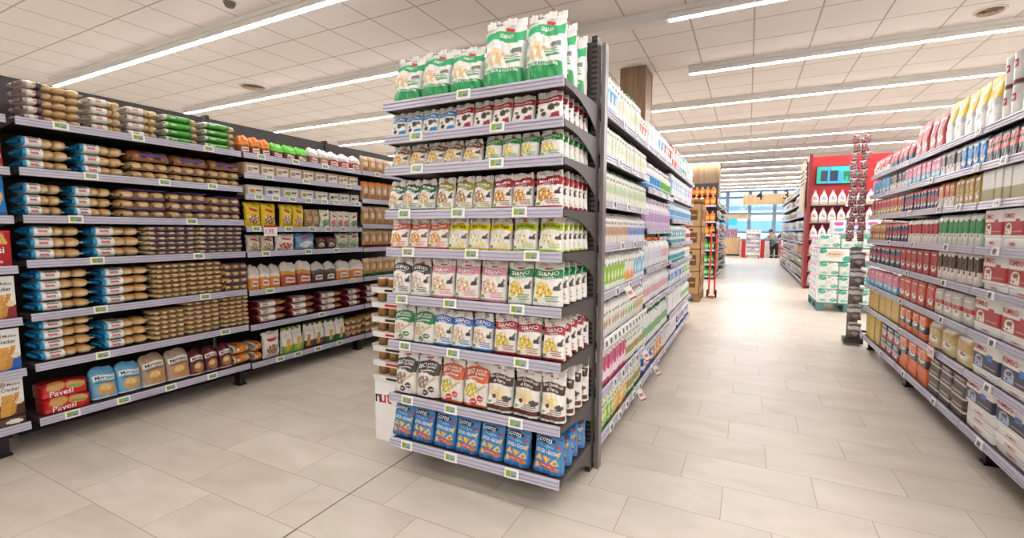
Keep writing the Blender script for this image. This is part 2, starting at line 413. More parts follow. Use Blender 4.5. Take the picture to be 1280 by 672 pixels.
# outside: canopy, parked van, pale building
cn = tag(empty('petrol_canopy', (0, 0, 0), link=True), 'pale blue flat canopy on posts outside the shop windows', 'canopy')
MB().box(-9, 3.2, 36, 44, 3.0, 3.6).build('canopy_roof', mat('canopy_blue', 'a9c8dd', .5), cn, link=True)
for x in (-7, -2.6, 2.6): MB().box(x-.12, x+.12, 36.5, 36.75, -.02, 3.0).build('canopy_post', mat('canopy_post', 'd5dde3', .5), cn, link=True)
MB().box(-2.0, -.7, 35.9, 36, 1.7, 2.3).build('canopy_sign', mat('sign_teal', '2f9fc4', .4), cn, link=True)
bd = tag(empty('building', (0, 0, 0), link=True), 'pale building with long window bands across the street', 'building')
MB().box(-22, 26, 62, 70, -.02, 6.5).build('wall', mat('facade', 'dfe6ec', .7), bd, link=True)
for k in range(2): MB().box(-21, 25, 61.9, 62.05, 1.2+2.6*k, 2.5+2.6*k).build('window_band', mat('facade_glass', '7f9db5', .2), bd, link=True)
cr = tag(empty('car', (3.2, 40, -.02), link=True), 'dark red car parked outside, behind the window', 'car')
MB().prism([(-2.1, .3), (-2.1, .8), (-1.3, .9), (-.8, 1.4), (.9, 1.4), (1.5, .95), (2.1, .85), (2.1, .3)], -.85, .85, 'y').build('car_body', mat('red_paint', '7d1b22', .3), cr, link=True)
cb = MB(); cb.prism([(-1.2, .93), (-.75, 1.35), (.85, 1.35), (1.35, .95)], -.87, .87, 'y'); cb.build('car_window', mat('dark_glass', '20262c', .1), cr, link=True)
for sx_ in (-1.35, 1.35):
    for sy_ in (-.78, .78): MB().tube((sx_, sy_-.1, .32), (sx_, sy_+.1, .32), .32, 16).build('wheel', mat('tyre', '1b1b1b', .8), cr, link=True)

# columns clad in wood
def column(x0, x1, y0, y1, label):
    r = tag(empty('wood_clad_column', ((x0+x1)/2, (y0+y1)/2, 0), link=True), label, 'column')
    a, b = (x1-x0)/2, (y1-y0)/2
    MB().box(-a, a, -b, b, 0, H).build('column_cladding', M_WOOD, r, link=True)
    t = MB()
    for sx_, sy_ in ((1, -1), (1, 1), (-1, -1), (-1, 1)): t.box(sx_*a-.006, sx_*a+.006, sy_*b-.006, sy_*b+.006, 0, H)
    t.build('corner_bead', mat('corner_metal', 'a08a72', .4), r, link=True)
column(-1.64, -1.3, 6.5, 6.93, 'brown wood-clad square column rising behind the milk shelves')
column(-2.05, -.86, 15.95, 16.9, 'far brown wood-clad column behind the orange bottle display')

# ------------------------------------------------------------------ ceiling lamps
ld = bpy.data.materials.new('lamp_diffuser'); ld.use_nodes = True; nt = ld.node_tree; bb = nt.nodes['Principled BSDF']
bb.inputs['Base Color'].default_value = (.9, .9, .9, 1); bb.inputs['Emission Color'].default_value = (1, .985, .978, 1); bb.inputs['Emission Strength'].default_value = LAMP
def lamp(x0, x1, y, label, unlit_to=None, group=None):
    r = tag(empty('ceiling_light', ((x0+x1)/2, y, H), link=True), label, 'light', group); h = (x1-x0)/2
    MB().box(-h, h, -.055, .055, -.045, 0).box(-h, h, -.032, .032, -.1, -.045).build('lamp_housing', M_WHITEMETAL, r, link=True)
    MB().box(-h+.01, h-.01, -.026, .026, -.106, -.1).build('diffuser', ld, r, link=True)
    n = int((x1-x0)/1.5)
    for i in range(n):
        cx = -h+.9+i*1.5; MB().box(cx-.03, cx+.03, .055, .075, -.05, -.002).box(cx-.012, cx+.012, .05, .085, -.06, -.045).build('mounting_clip', M_DARK, r, link=True)
rowname = {0: 'first', 1: 'second', 2: 'third', 3: 'fourth', 4: 'fifth', 5: 'sixth', 6: 'seventh', 7: 'eighth', 8: 'ninth', 9: 'tenth', 10: 'eleventh', 11: 'twelfth', 12: 'thirteenth', 13: 'fourteenth'}
for k in range(-4, 14):
    y = 3.24+1.8*k
    if k < 0:
        lamp(-9.3, -3.3, y, f'{rowname[-k-1]} linear ceiling light behind the camera, on the bread side')
        lamp(-.8, 8.4, y, f'{rowname[-k-1]} linear ceiling light behind the camera, on the coffee side')
    elif k == 0: lamp(-9.3, -2.3, y, 'nearest bright linear ceiling light, at top left above the bread shelves'); lamp(.6, 8.4, y, 'linear ceiling light just above the picture, over the coffee shelves')
    elif k < 3:
        lamp(-9.3, -2.7, y, ['', 'second linear light from the front, above the far bread shelves', 'third linear light from the front, low over the far bread shelves'][k])
        lamp(-.8, 8.4, y, ['', 'short linear light cut by the top edge above the main aisle', 'long linear light with visible end cap, above the main aisle'][k])
    else: lamp(-9.3, 8.4, y, f'{rowname[k]} linear ceiling light counted from the front, above the main aisle')
tr_ = tag(MB().box(-2.7, -.8, 5.04-.055, 5.04+.055, H-.1, H).build('lighting_trunk', M_WHITEMETAL, link=True), 'unlit white lighting trunk on the ceiling above the snack display', 'ceiling trunk')
def vent(x, y, r, label):
    o = tag(empty('ceiling_vent', (x, y, H), link=True), label, 'vent')
    s = MB(); s.lathe([(r, 0), (r, -.008), (r*.86, -.014), (r*.84, -.004)], n=28); s.build('vent_ring', M_WHITEMETAL, o, link=True, smooth=True)
    for q in (.66, .45, .22):
        s = MB(); s.lathe([(r*q, -.006), (r*(q+.12), -.022), (r*(q+.1), -.024), (r*(q-.03), -.008)], n=24); s.build('vent_cone', mat('vent_tan', 'b09a80', .6), o, link=True, smooth=True)
vent(-6.93, 4.77, .2, 'round tan ceiling vent above the far bread shelves'); vent(2.07, 6.47, .13, 'small round grey ceiling speaker near the top right corner')
sd = tag(empty('smoke_detector', (-4.59, 2.95, H), link=True), 'small smoke detector on the ceiling at top left', 'smoke detector')
s = MB(); s.lathe([(.055, 0), (.055, -.015), (.04, -.05), (.02, -.06)], n=16); s.build('detector_body', mat('detector_grey', '6e665f', .6), sd, link=True, smooth=True)
s = MB(); s.lathe([(.065, 0), (.065, -.008), (.05, -.01)], n=16); s.build('detector_base', M_WHITEMETAL, sd, link=True, smooth=True)

# ------------------------------------------------------------------ shelving
def slot_mat():
    m = bpy.data.materials.new('slotted_upright'); m.use_nodes = True; nt = m.node_tree; L = nt.links.new; b = nt.nodes['Principled BSDF']
    g = nt.nodes.new('ShaderNodeNewGeometry'); sp = nt.nodes.new('ShaderNodeSeparateXYZ'); L(g.outputs['Position'], sp.inputs[0])
    f = nt.nodes.new('ShaderNodeMath'); f.operation = 'MULTIPLY'; f.inputs[1].default_value = 40; L(sp.outputs[2], f.inputs[0])
    fr = nt.nodes.new('ShaderNodeMath'); fr.operation = 'FRACT'; L(f.outputs[0], fr.inputs[0])
    gt = nt.nodes.new('ShaderNodeMath'); gt.operation = 'GREATER_THAN'; gt.inputs[1].default_value = .55; L(fr.outputs[0], gt.inputs[0])
    mx = nt.nodes.new('ShaderNodeMix'); mx.data_type = 'RGBA'; mx.inputs[6].default_value = (*lin('4b4643'), 1); mx.inputs[7].default_value = (*lin('1d1a19'), 1)
    L(gt.outputs[0], mx.inputs[0]); L(mx.outputs[2], b.inputs['Base Color']); b.inputs['Roughness'].default_value = .4; b.inputs['Metallic'].default_value = .3; return m
M_SLOT = slot_mat()
def rail_part(L0, parent):
    s = MB(); h = .042
    s.prism([(0.004, 0), (-.002, -h), (.004, -h-.003), (.012, -h), (.012, 0)], -L0/2+.004, L0/2-.004, 'x')
    r = s.build('price_rail', M_RAIL, parent)
    g = MB()
    for z in (-.012, -.030): g.box(-L0/2+.006, L0/2-.006, -.0022+(-z)*-.05, .002, z-.0016, z+.0016)
    g.build('rail_groove', M_RAIL2, r); return r
def shelving(fr, s0, s1, levels, depth, top, label, uprights=(1, 1), back=True, brackets=False, feet=(), name='shelving_unit', railmat=None):
    """local frame: x along the rail, y into the unit, z up"""
    L0 = abs(s1-s0); x, y = fpos(fr, (s0+s1)/2, 0)
    r = tag(empty(name, (x, y, 0), FR[fr][1]), label, 'shelf unit')
    if back:
        MB().box(-L0/2, L0/2, depth, depth+.03, .05 if fr != 'end' else .12, top).build('back_panel', M_DARK, r)
    if fr != 'end': MB().box(-L0/2, L0/2, .3, depth, .02, levels[-1]-.045).build('base_plinth', mat('black_plinth', '23211f', .6), r)
    for i, sgn in enumerate((-1, 1)):
        if uprights[i]: MB().box(sgn*(L0/2-.015)-.014, sgn*(L0/2-.015)+.014, depth-.02, depth+.05, 0, top+.02).build('upright', M_SLOT, r)
    for z in levels:
        t = z-.008
        sh = MB().box(-L0/2+.004, L0/2-.004, .012, depth-.002, t-.022, t).build('shelf', M_DECK, r); sh.location = (0, 0, 0)
        rl = rail_part(L0, sh); rl.location = (0, 0, z)
        for sgn in (-1, 1):
            a = sgn*(L0/2-(.0028 if brackets else .006))
            if brackets:
                P = [(.012, t-.004), (.012, t-.03)]+[(.012+(depth-.02)*q, t-.03-.11*q**2.4) for q in (.2, .4, .6, .8, 1)]+[(depth-.008, t-.004)]
            else: P = [(.03, t-.022), (depth, t-.022), (depth, t-.07)]
            MB().prism(P, a-.0025, a+.0025, 'x').build('bracket', M_DECK if brackets else M_DARK, sh)
    for f in feet:
        MB().box(f-.02, f+.02, .06, .13, 0, levels[-1]-.045).box(f-.03, f+.03, .05, .14, 0, .012).build('foot', mat('black_foot', '151414', .5), r)
    link_tree(r); return r
LV = {}
LV['end'] = [1.905, 1.742, 1.587, 1.37, 1.18, .94, .70, .418, .175]
LV['leftA'] = [1.885, 1.605, 1.342, 1.068, .778, .49, .18]
LV['leftB'] = [1.885, 1.61, 1.347, 1.095, .79, .50, .18]
LV['leftC'] = [1.885, 1.725, 1.555, 1.296, 1.09, .775, .487, .17]
LV['leftD'] = [1.885, 1.595, 1.33, 1.085, .775, .487, .165]
LV['mid1'] = [1.905, 1.675, 1.434, 1.20, .94, .675, .40, .15]
LV['mid2'] = [1.905, 1.60, 1.293, .987, .71, .37, .15]
LV['mid3'] = [1.905, 1.63, 1.397, 1.15, .945, .70, .417, .15]
LV['right'] = [1.86, 1.655, 1.44, 1.19, .96, .72, .48, .165]
shelving('end', -1.66, -.692, LV['end'], .47, 2.2, 'dark steel end display unit packed with snack bags, in the centre foreground', brackets=True, name='end_display_unit')
shelving('left', -.26, 1.045, LV['leftA'], .5, 2.2, 'dark shelving bay of crackers cut off by the left edge of the picture', feet=(.55,))
shelving('left', 1.075, 2.35, LV['leftB'], .5, 2.2, 'dark shelving bay stacked with sliced buns, nearest full bay on the left', feet=(.6,), uprights=(0, 0))
shelving('left', 2.365, 3.625, LV['leftC'], .5, 2.2, 'middle dark shelving bay of the bread wall with yellow snack bags', feet=(.6,))
shelving('left', 3.635, 4.93, LV['leftD'], .5, 2.2, 'dark bread wall bay partly hidden behind the end display', feet=(.6,), uprights=(0, 1))
shelving('mid', 2.39, 3.59, LV['mid1'], .48, 2.2, 'shelving bay of milk cartons right behind the end display', uprights=(1, 0))
shelving('mid', 3.60, 4.86, LV['mid2'], .48, 2.2, 'middle shelving bay of bottles in the centre gondola', uprights=(1, 1))
shelving('mid', 4.87, 6.78, LV['mid3'], .48, 2.2, 'far shelving bay at the aisle end of the centre gondola', uprights=(0, 1))
shelving('right', 4.88, 6.2, LV['right'], .5, 2.1, 'far coffee shelving bay beside the hanging red packets', feet=(-.6,), uprights=(1, 0))
shelving('right', 3.555, 4.87, LV['right'], .5, 2.1, 'middle coffee shelving bay on the right', feet=(-.6,), uprights=(1, 0))
shelving('right', 2.1, 3.545, LV['right'], .5, 2.1, 'coffee shelving bay nearest the camera on the right with red-lettered boxes', feet=(-.55,), uprights=(1, 1))
# light steel edge of the gondola frame beside the end display
tag(MB().box(-.683, -.664, 2.33, 2.384, 0, 2.2).build('gondola_end_post', M_STEEL, link=True), 'light steel post at the right edge of the end display', 'post')
tag(MB().box(-1.245, -1.215, 2.9, 6.4, .0, 2.2).build('gondola_spine', M_DARK, link=True), 'dark steel spine panel inside the centre gondola', 'panel')

# price tags
def tagproto():
    r = MB().prism([(-.006, -.02), (-.009, -.017), (-.004, .024), (0, .026), (.0, -.02)], -.036, .036, 'x', 'f4f4f2').build('price_tag', mat('tag_white', None, .3), None)
    f = MB()
    def quad(x0, x1, z0, z1, c, e=.0008):
        yy = lambda z: -.009+(z+.017)*(.005/.041)-e
        f.add([(x0, yy(z0), z0), (x1, yy(z0), z0), (x1, yy(z1), z1), (x0, yy(z1), z1)], [(0, 1, 2, 3)], c)
    quad(-.027, .027, -.010, .018, 'a9b3a6'); quad(-.026, -.006, -.008, .016, '8fae3c', .0012); quad(-.002, .024, 0, .014, '8aa79c', .0012)
    quad(0, .02, -.007, -.002, '5c6a66', .0012); f.build('screen', M_SCREEN, r); return r
def tagproto2():
    r = MB().prism([(-.006, -.02), (-.009, -.017), (-.004, .024), (0, .026), (.0, -.02)], -.036, .036, 'x', 'f0f0f2').build('price_tag', mat('tag_white', None, .3), None)
    f = MB()
    def quad(x0, x1, z0, z1, c, e=.0008):
        yy = lambda z: -.009+(z+.017)*(.005/.041)-e
        f.add([(x0, yy(z0), z0), (x1, yy(z0), z0), (x1, yy(z1), z1), (x0, yy(z1), z1)], [(0, 1, 2, 3)], c)
    quad(-.021, .021, -.012, .018, '9ba297'); quad(-.016, .004, -.002, .012, '4d534f', .0012); quad(.006, .018, -.002, .012, '4d534f', .0012); quad(-.016, .016, -.009, -.005, '4d534f', .0012)
    f.build('screen', M_SCREEN, r); return r
PROTO['tag'] = (reg(tagproto()), .07, .01, .05); PROTO['tag'][0]['_cat'] = 'price tag'
PROTO['tag2'] = (reg(tagproto2()), .07, .01, .05); PROTO['tag2'][0]['_cat'] = 'price tag'
def tags(fr, z, us, unit, lvl, desc='white price tag with green screen', key='tag'):
    for u in us: put(key, fr, s_px(fr, u, z, 0), -.001, z-.022, desc=desc, unit=unit, lvl=lvl, rz=random.uniform(-.02, .02))

# ------------------------------------------------------------------ snack bags of the end display
def snack(band, word, food, acc, base=None, sub=None, dark='3c3836', wave=True, top='dcd8d4', bg='f1eee9', tc='ffffff'):
    o = [bg, ('b', .9, 1.1, top), ('B' if wave else 'b', .66, .885, band), ('e', .5, .93, .2, .022, 'c0303a')]
    if base: o.append(('b', 0, .07, base))
    o += [('e', .34, .45, .24, .15, food), ('e', .54, .34, .19, .11, food), ('e', .27, .3, .16, .1, food), ('s', .1, .2, .7, .56, 9, 1.1, 'fff6df'), ('s', .15, .24, .6, .52, 13, 1.7, dark if dark else food)]
    if dark: o += [('e', .86, .43, .13, .055, dark), ('p', [(.86, .44), (.95, .6), (.99, .56), (.93, .42)], dark)]
    o += [('r', .46, .22, .93, .25, acc), ('r', .42, .17, .9, .2, acc), ('r', .5, .12, .93, .15, acc), ('e', .14, .13, .08, .045, '6fae3c')]
    o.append(('x', word, .14, .745, .88, .845, tc))
    if sub: o.append(('x', sub, .3, .685, .72, .73, tc))
    return o
SEAL = 'dfdbd7'
def sb(key, band, word, food, acc, base=None, sub=None, w=.105, d=.055, h=.18, **k):
    pack(key, 'snack bag', 'bag', w, d, h, snack(band, word, food, acc, base, sub, **k), M_FOIL, nu=26, nv=38, wr=.004, seal=SEAL, name='snack_bag')
MULTI = ['f2f1ee', ('b', 0, .27, '1f9e58'), ('B', .70, .86, '35b573'), ('e', .36, .5, .17, .1, 'ecd3ab'), ('e', .5, .42, .12, .12, 'e7c898'), ('e', .3, .38, .12, .07, 'e9cfa2'), ('s', .15, .32, .7, .62, 9, .9, 'f4efe6'),
         ('r', .62, .36, .97, .385, '2e9a5d'), ('r', .58, .405, .97, .43, '2e9a5d'), ('r', .62, .45, .95, .475, '2e9a5d'), ('e', .88, .53, .16, .04, '777a78'), ('e', .12, .34, .06, .05, '8fd07c'), ('e', .6, .92, .14, .03, 'd8404a'),
         ('x', 'SI&NO', .38, .76, .72, .84, 'ffffff'), ('x', 'MULTIPACK 6 PACK X 20g', .08, .2, .93, .255, 'ffffff')]
pack('multi', 'snack bag', 'bag', .23, .12, .31, MULTI, M_FOIL, nu=44, nv=50, wr=.008, seal='f3f2ef', name='multipack_bag')
CIOCO = lambda c: ['f3f0ec', ('b', .9, 1.1, 'd6d2ce'), ('b', .64, .86, c), ('b', 0, .07, c), ('e', .62, .44, .15, .12, '4a3b33'), ('e', .25, .38, .09, .06, '5a4a40'), ('e', .33, .22, .12, .08, '453730'), ('p', [(.55, .08), (.95, .08), (.95, .28), (.65, .2)], c), ('e', .86, .5, .1, .07, '6b5a50'), ('x', 'CiocoMais', .1, .7, .9, .8, 'ffffff')]
pack('cioco_blue', 'snack bag', 'bag', .1, .05, .135, CIOCO('2f8fd0'), M_FOIL, nu=26, nv=32, wr=.004, seal=SEAL, name='snack_bag')
pack('cioco_red', 'snack bag', 'bag', .12, .055, .145, CIOCO('a8202e'), M_FOIL, nu=28, nv=34, wr=.004, seal=SEAL, name='snack_bag')
sb('sn_brown', '8a5a35', 'SI&NO', 'e3b94e', 'a37b55', 'c9bfb4', wave=True, bg='e9e4dc', top='d3cdc8', h=.13)
sb('sn_green', '2f9e46', 'SI&NO', 'e2d06a', '2f9e46', '2f9e46', sub='snack', h=.13, dark=None)
sb('mini_dgreen', '1e6b45', 'MiniMais', 'd9b98a', '1e6b45', '1e6b45', sub='snack', h=.17)
sb('mini_olive', '9a9a2a', 'MiniMais', 'b98a60', '9a9a2a', 'b6c23a', sub='snack', h=.17)
sb('mini_red', 'a8202e', 'MiniMais', 'd9963a', 'a35038', 'a8202e', sub='snack', h=.17)
sb('rice_orange', 'dd6a35', 'Rice Snack', 'e0a04a', 'dd6a35', 'dd6a35', h=.165, dark='7a4535', wave=False)
sb('rice_yellow', 'f2dc1e', 'Rice Snack', 'e9e2c8', 'e9d51e', 'f2dc1e', h=.165, wave=False, tc='2d2a20')
sb('rice_lime', 'bcd836', 'Rice Snack', 'e9e4c4', 'a6cc2a', 'b4d62c', h=.165, wave=False, tc='2d2a20')
sb('sn_black', '2e2d2c', 'SI&NO', 'cfc4b5', '3c3b3a', 'e9e6e2', sub='cereali', h=.195)
sb('sn_pink', 'd98a9f', 'SI&NO', 'e3c3a4', 'd98a9f', 'd98a9f', sub='farro', h=.195, wave=False)
sb('sn_green2', '149050', 'SI&NO', 'ecc84a', '149050', None, sub='mais', h=.195, wave=False)
sb('sn_blue', '1f6fc0', 'SI&NO', 'd8bfa8', '1f6fc0', '1f6fc0', sub='riso', h=.185, wave=False)
sb('sn_burg', 'ad1f2e', 'SI&NO', 'd8c040', 'a35048', 'ad1f2e', sub='legumi', h=.185, wave=False)
def bio(c, food, dot, base=None):
    o = ['eae6e0', ('b', .9, 1.1, 'ece9e6'), ('e', .5, .93, .22, .025, 'b8404a'), ('B', .56, .84, c), ('e', .34, .36, .26, .16, food), ('s', .08, .2, .62, .52, 11, .9, 'efe3cf'), ('s', .08, .2, .62, .52, 15, 1.5, '6b4f3c'),
         ('p', [(.5, .34), (.93, .54), (.97, .5), (.56, .3)], 'cbb79a'), ('e', .72, .2, .13, .07, dot), ('e', .45, .11, .13, .07, dot), ('r', .64, .19, .8, .205, 'f4f4f0'), ('r', .37, .1, .53, .115, 'f4f4f0'),
         ('x', 'BIO', .1, .7, .4, .81, 'ffffff', .03), ('x', 'SNACK', .45, .755, .9, .81, 'ffffff', .03), ('x', 'DARE?', .45, .69, .88, .74, 'ffffff', .03), ('r', .15, .62, .8, .64, 'e8e8e4')]
    if base: o.append(('b', 0, .06, base))
    return o
pack('bio_green', 'snack bag', 'bag', .115, .065, .2, bio('16813f', 'cdbfa2', '1c7a45'), M_FOIL, nu=28, nv=40, wr=.005, seal='ece9e6', name='snack_bag')
pack('bio_black', 'snack bag', 'bag', .125, .07, .26, bio('3b3733', '8f7a78', '34312f'), M_FOIL, nu=30, nv=46, wr=.005, seal='ece9e6', name='snack_bag')
pack('bio_orange', 'snack bag', 'bag', .13, .07, .26, bio('cf5a22', 'd6cc3e', 'd03038', 'd0602c'), M_FOIL, nu=30, nv=46, wr=.005, seal='ece9e6', name='snack_bag')
QUAD = ['efece6', ('b', .62, .83, '4a2f28'), ('b', .06, .16, '5a2f26'), ('e', .5, .93, .2, .02, 'c0404a'), ('e', .45, .42, .33, .16, 'f0dfae'), ('e', .38, .36, .2, .1, 'ead193'), ('e', .32, .33, .16, .07, 'fbf7ee'), ('e', .32, .34, .09, .05, '5c3a2a'),
        ('e', .82, .34, .17, .06, '4c4c4a'), ('r', .5, .255, .9, .275, '5a3a32'), ('r', .42, .215, .9, .235, '5a3a32'), ('r', .34, .18, .88, .2, '5a3a32'), ('e', .15, .22, .07, .035, '7fb64a'),
        ('x', 'Bio Quadrotti', .08, .735, .92, .81, 'f3efe8'), ('x', 'al Farro', .26, .65, .74, .715, 'f3efe8')]
pack('quadrotti', 'snack bag', 'bag', .15, .075, .26, QUAD, M_FOIL, nu=34, nv=48, wr=.006, seal='f2f0ec', name='snack_bag')
SCO = ['3d86c4', ('b', 0, .1, '2f6fb2'), ('e', .36, .84, .36, .075, '16264f'), ('r', 0, .92, 1, 1.01, '3a72ae'), ('p', [(.74, .72), (.97, .72), (.86, .8)], 'cc3c34'), ('p', [(.84, .62), (.99, .64), (.9, .46)], 'efc04a'),
       ('p', [(.06, .36), (.36, .33), (.24, .5)], 'efc04a'), ('p', [(.38, .44), (.66, .44), (.5, .28)], 'f0b83c'), ('p', [(.62, .3), (.95, .27), (.82, .45)], 'eac873'), ('p', [(.14, .28), (.1, .12), (.38, .2)], 'f0b83c'), ('e', .8, .33, .07, .035, '9a7a44'),
       ('e', .52, .21, .32, .075, 'd05a58'), ('e', .74, .17, .2, .05, 'dc7a3a'), ('r', .3, .2, .66, .225, 'f2d9d4'),
       ('x', 'Scotti', .06, .79, .6, .9, 'ffffff', -.02), ('x', 'Croccante', .18, .68, .7, .735, 'a9c9e6'), ('x', 'CROCK e GUSTA!', .1, .54, .88, .625, 'ffffff')]
pack('scotti', 'snack bag', 'bag', .135, .07, .225, SCO, M_FOIL, nu=34, nv=48, wr=.006, seal='3d7ab8', name='snack_bag')
E_ = 'end display'; CHK[('end', E_)] = LV['end']
def Z(lv, i): return LV[lv][len(LV[lv])-i]-.0055     # i-th lowest deck
def erow(i, items):
    z = Z('end', i)
    for it in items:
        key, a, b, n, h, desc = it[:6]; kw = it[6] if len(it) > 6 else {}
        run(key, 'end', a, b, n, z, h, desc, E_, i, off=kw.pop('off', .03), rj=kw.pop('rj', .045), jit=.004, lean=kw.pop('lean', .07), deep=kw.pop('deep', 2), **kw)
erow(9, [('multi', 487, 521, 1, .235, 'short green-and-white multipack snack bag tilted at left end', dict(deep=1)), ('multi', 521, 558, 1, .24, 'second green-and-white multipack snack bag from left', dict(deep=1)),
         ('multi', 558, 598, 1, .225, 'low rounded green-and-white multipack snack bag', dict(deep=1)), ('multi', 598, 650, 1, .315, 'tall green-and-white multipack bag with torn-looking peak', dict(deep=2)),
         ('multi', 650, 700, 1, .305, 'large green-and-white multipack bag at right end', dict(deep=3, rj=.07))])
erow(8, [('cioco_blue', 487, 566, 4, .118, 'small white snack bag with blue band'), ('cioco_red', 566, 637, 3, .124, 'small white snack bag with dark red band'),
         ('cioco_red', 637, 665, 1, .122, 'tilted white snack bag with dark red band', dict(rj=.2)), ('cioco_red', 668, 701, 1, .126, 'right-end white snack bag with dark red band', dict(deep=6))])
erow(7, [('sn_brown', 488, 600, 5, .112, 'small beige snack bag with brown band'), ('sn_green', 603, 671, 3, .116, 'small white snack bag with green band'), ('sn_green', 672, 701, 1, .12, 'right-end white snack bag with green band', dict(deep=8, dgap=.052))])
erow(6, [('mini_dgreen', 483, 541, 3, .155, 'white corn snack bag with dark green band'), ('mini_olive', 543, 612, 3, .157, 'corn snack bag with olive band'), ('mini_red', 613, 664, 2, .16, 'corn snack bag with dark red band'),
         ('mini_red', 666, 701, 1, .162, 'right-end corn snack bag with dark red band', dict(deep=7))])
erow(5, [('rice_orange', 485, 557, 3, .15, 'rice snack bag with orange band'), ('rice_yellow', 557, 637, 3, .15, 'rice snack bag with yellow band'), ('rice_lime', 638, 669, 1, .152, 'rice snack bag with lime band'),
         ('rice_lime', 670, 701, 1, .152, 'right-end rice snack bag with lime band', dict(deep=7))])
erow(4, [('sn_black', 487, 535, 2, .188, 'white snack bag with black band'), ('sn_pink', 535, 630, 3, .192, 'white snack bag with pink band'), ('sn_green2', 631, 663, 1, .19, 'snack bag with green band and yellow crisps'),
         ('sn_green2', 663, 701, 1, .192, 'right-end snack bag with green band and yellow crisps', dict(deep=5, dgap=.085, rj=.07))])
erow(3, [('bio_green', 489, 540, 2, .188, 'bean snack bag with green top'), ('sn_blue', 539, 613, 3, .178, 'white snack bag with blue band'), ('sn_burg', 614, 674, 2, .178, 'white snack bag with burgundy band'),
         ('sn_burg', 675, 703, 1, .18, 'right-end white snack bag with burgundy band', dict(deep=5, dgap=.085, rj=.07))])
erow(2, [('bio_black', 490, 546, 2, .226, 'tall snack bag with charcoal top'), ('bio_orange', 546, 608, 2, .232, 'tall snack bag with orange top'), ('quadrotti', 606, 672, 2, .222, 'white wafer bag with brown band'),
         ('quadrotti', 673, 704, 1, .222, 'right-end white wafer bag with brown band', dict(deep=4, dgap=.105, rj=.06))])
erow(1, [('scotti', 488, 660, 6, .178, 'blue tortilla chip bag with yellow triangles', dict(deep=1)), ('scotti', 663, 701, 1, .18, 'right-end blue tortilla chip bag with yellow triangles', dict(deep=4, dgap=.1, rj=.08)), ('scotti', 496, 655, 5, .19, 'taller blue chip bag peeking out behind', dict(deep=1, off=.125))])
for i, us in {9: [580], 8: [521, 622], 7: [522, 621], 6: [506, 573, 650], 5: [511, 590, 665], 4: [503, 563, 647], 3: [507, 567, 652], 2: [510, 564, 645], 1: [509, 564, 640]}.items():
    tags('end', LV['end'][9-i], us, E_, i, desc='white price tag' if i == 4 else 'white price tag with green screen')

# cardboard jar display squeezed beside the end display
jd = tag(empty('jar_display', (-1.86, 2.2, 0), link=True), 'tall white cardboard jar display with red and black lettering, left of the end display', 'cardboard display')
jb = MB().box(-.12, .12, -.13, .15, 0, .37); jb.build('display_base', M_CARD, jd, link=True)
def wordmesh(name, body, c, x0, z0, h, y, parent, m=None, wf_=1):
    T, TF, asp = text_mesh(body); V = [(x0+T[i, 0]*asp*h*wf_, y, z0+T[i, 1]*h) for i in range(len(T))]
    return mk(name, V, TF, [lin(c)]*len(V), m or M_CARD, False, True, parent)
wordmesh('lettering', 'n', '1a1414', -.115, .235, .05, -.1315, jd); wordmesh('lettering', 'ut', 'd8221f', -.078, .235, .065, -.1315, jd)
for k in range(7):
    z = .375+.088*k
    t = MB().box(-.125, .125, -.14, .15, z, z+.03, 'f2efeb').box(-.125, -.12, -.14, .15, z, z+.045, 'f2efeb').box(.12, .125, -.14, .15, z, z+.045, 'f2efeb').box(-.12, .12, .12, .125, z, z+.085, 'ece9e4')
    t.box(-.02, .09, -.1412, -.14, z+.008, z+.022, 'c9302c' if k % 2 else '2a2422')
    t.build('tray', M_CARD, jd, link=True)
jp = MB(); jp.lathe([(.030, 0), (.034, .004), (.034, .04), (.031, .047), (.031, .056), (.029, .057)], n=12, sy=1, cf=lambda j: ('5a3a1c', '7a5226', '9a6a30', 'a8783a', 'f0eeea', 'f4f2ee')[j])
jar = jp.build('chocolate_jar', M_PLAST, None, smooth=True); jar['_cat'] = 'jar'; PROTO['jar'] = (reg(jar), .068, .068, .057)
for k in range(7):
    for i in range(3):
        o = dup(jar); o.scale = (1, 1, .96); o.location = (-1.86-.078+.078*i, 2.2-.085, .375+.088*k+.031); book(o, 'small dark spread jar', 'jar', f'{ORD[k+1]} tray up of the white cardboard display', 0, o.location.x)

# ------------------------------------------------------------------ bread wall
def superell(nx=10, nz=7, e=2.4):
    V = []; F = []
    for j in range(nz+1):
        a = -PI/2+PI*j/nz
        for i in range(nx):
            t = 2*PI*i/nx; f = lambda q: math.copysign(abs(q)**(2/e), q)
            V.append((f(math.cos(a))*f(math.cos(t))*.5, f(math.cos(a))*f(math.sin(t))*.5, f(math.sin(a))*.5))
    F = [(j*nx+i, j*nx+(i+1) % nx, (j+1)*nx+(i+1) % nx, (j+1)*nx+i) for j in range(nz) for i in range(nx)]
    return V, F
SV, SF = superell(12, 8)
def bun(parent, x, y, z, w, d, h, top='e0ae6a', low='f8e6c6', name='bread_roll'):
    key = ('bun', top, low)
    if key not in MESHES:
        C = []
        for v in SV:
            t = min(1, max(0, v[2]*2.6+.55)); a = lin(top); b = lin(low); C.append([b[i]+(a[i]-b[i])*t for i in range(3)])
        MESHES[key] = mk(name, SV, SF, C, M_BREAD).data
    o = bpy.data.objects.new(name, MESHES[key]); o.parent = parent; o.location = (x, y+d/2, z+h/2); o.scale = (w, d, h); return o
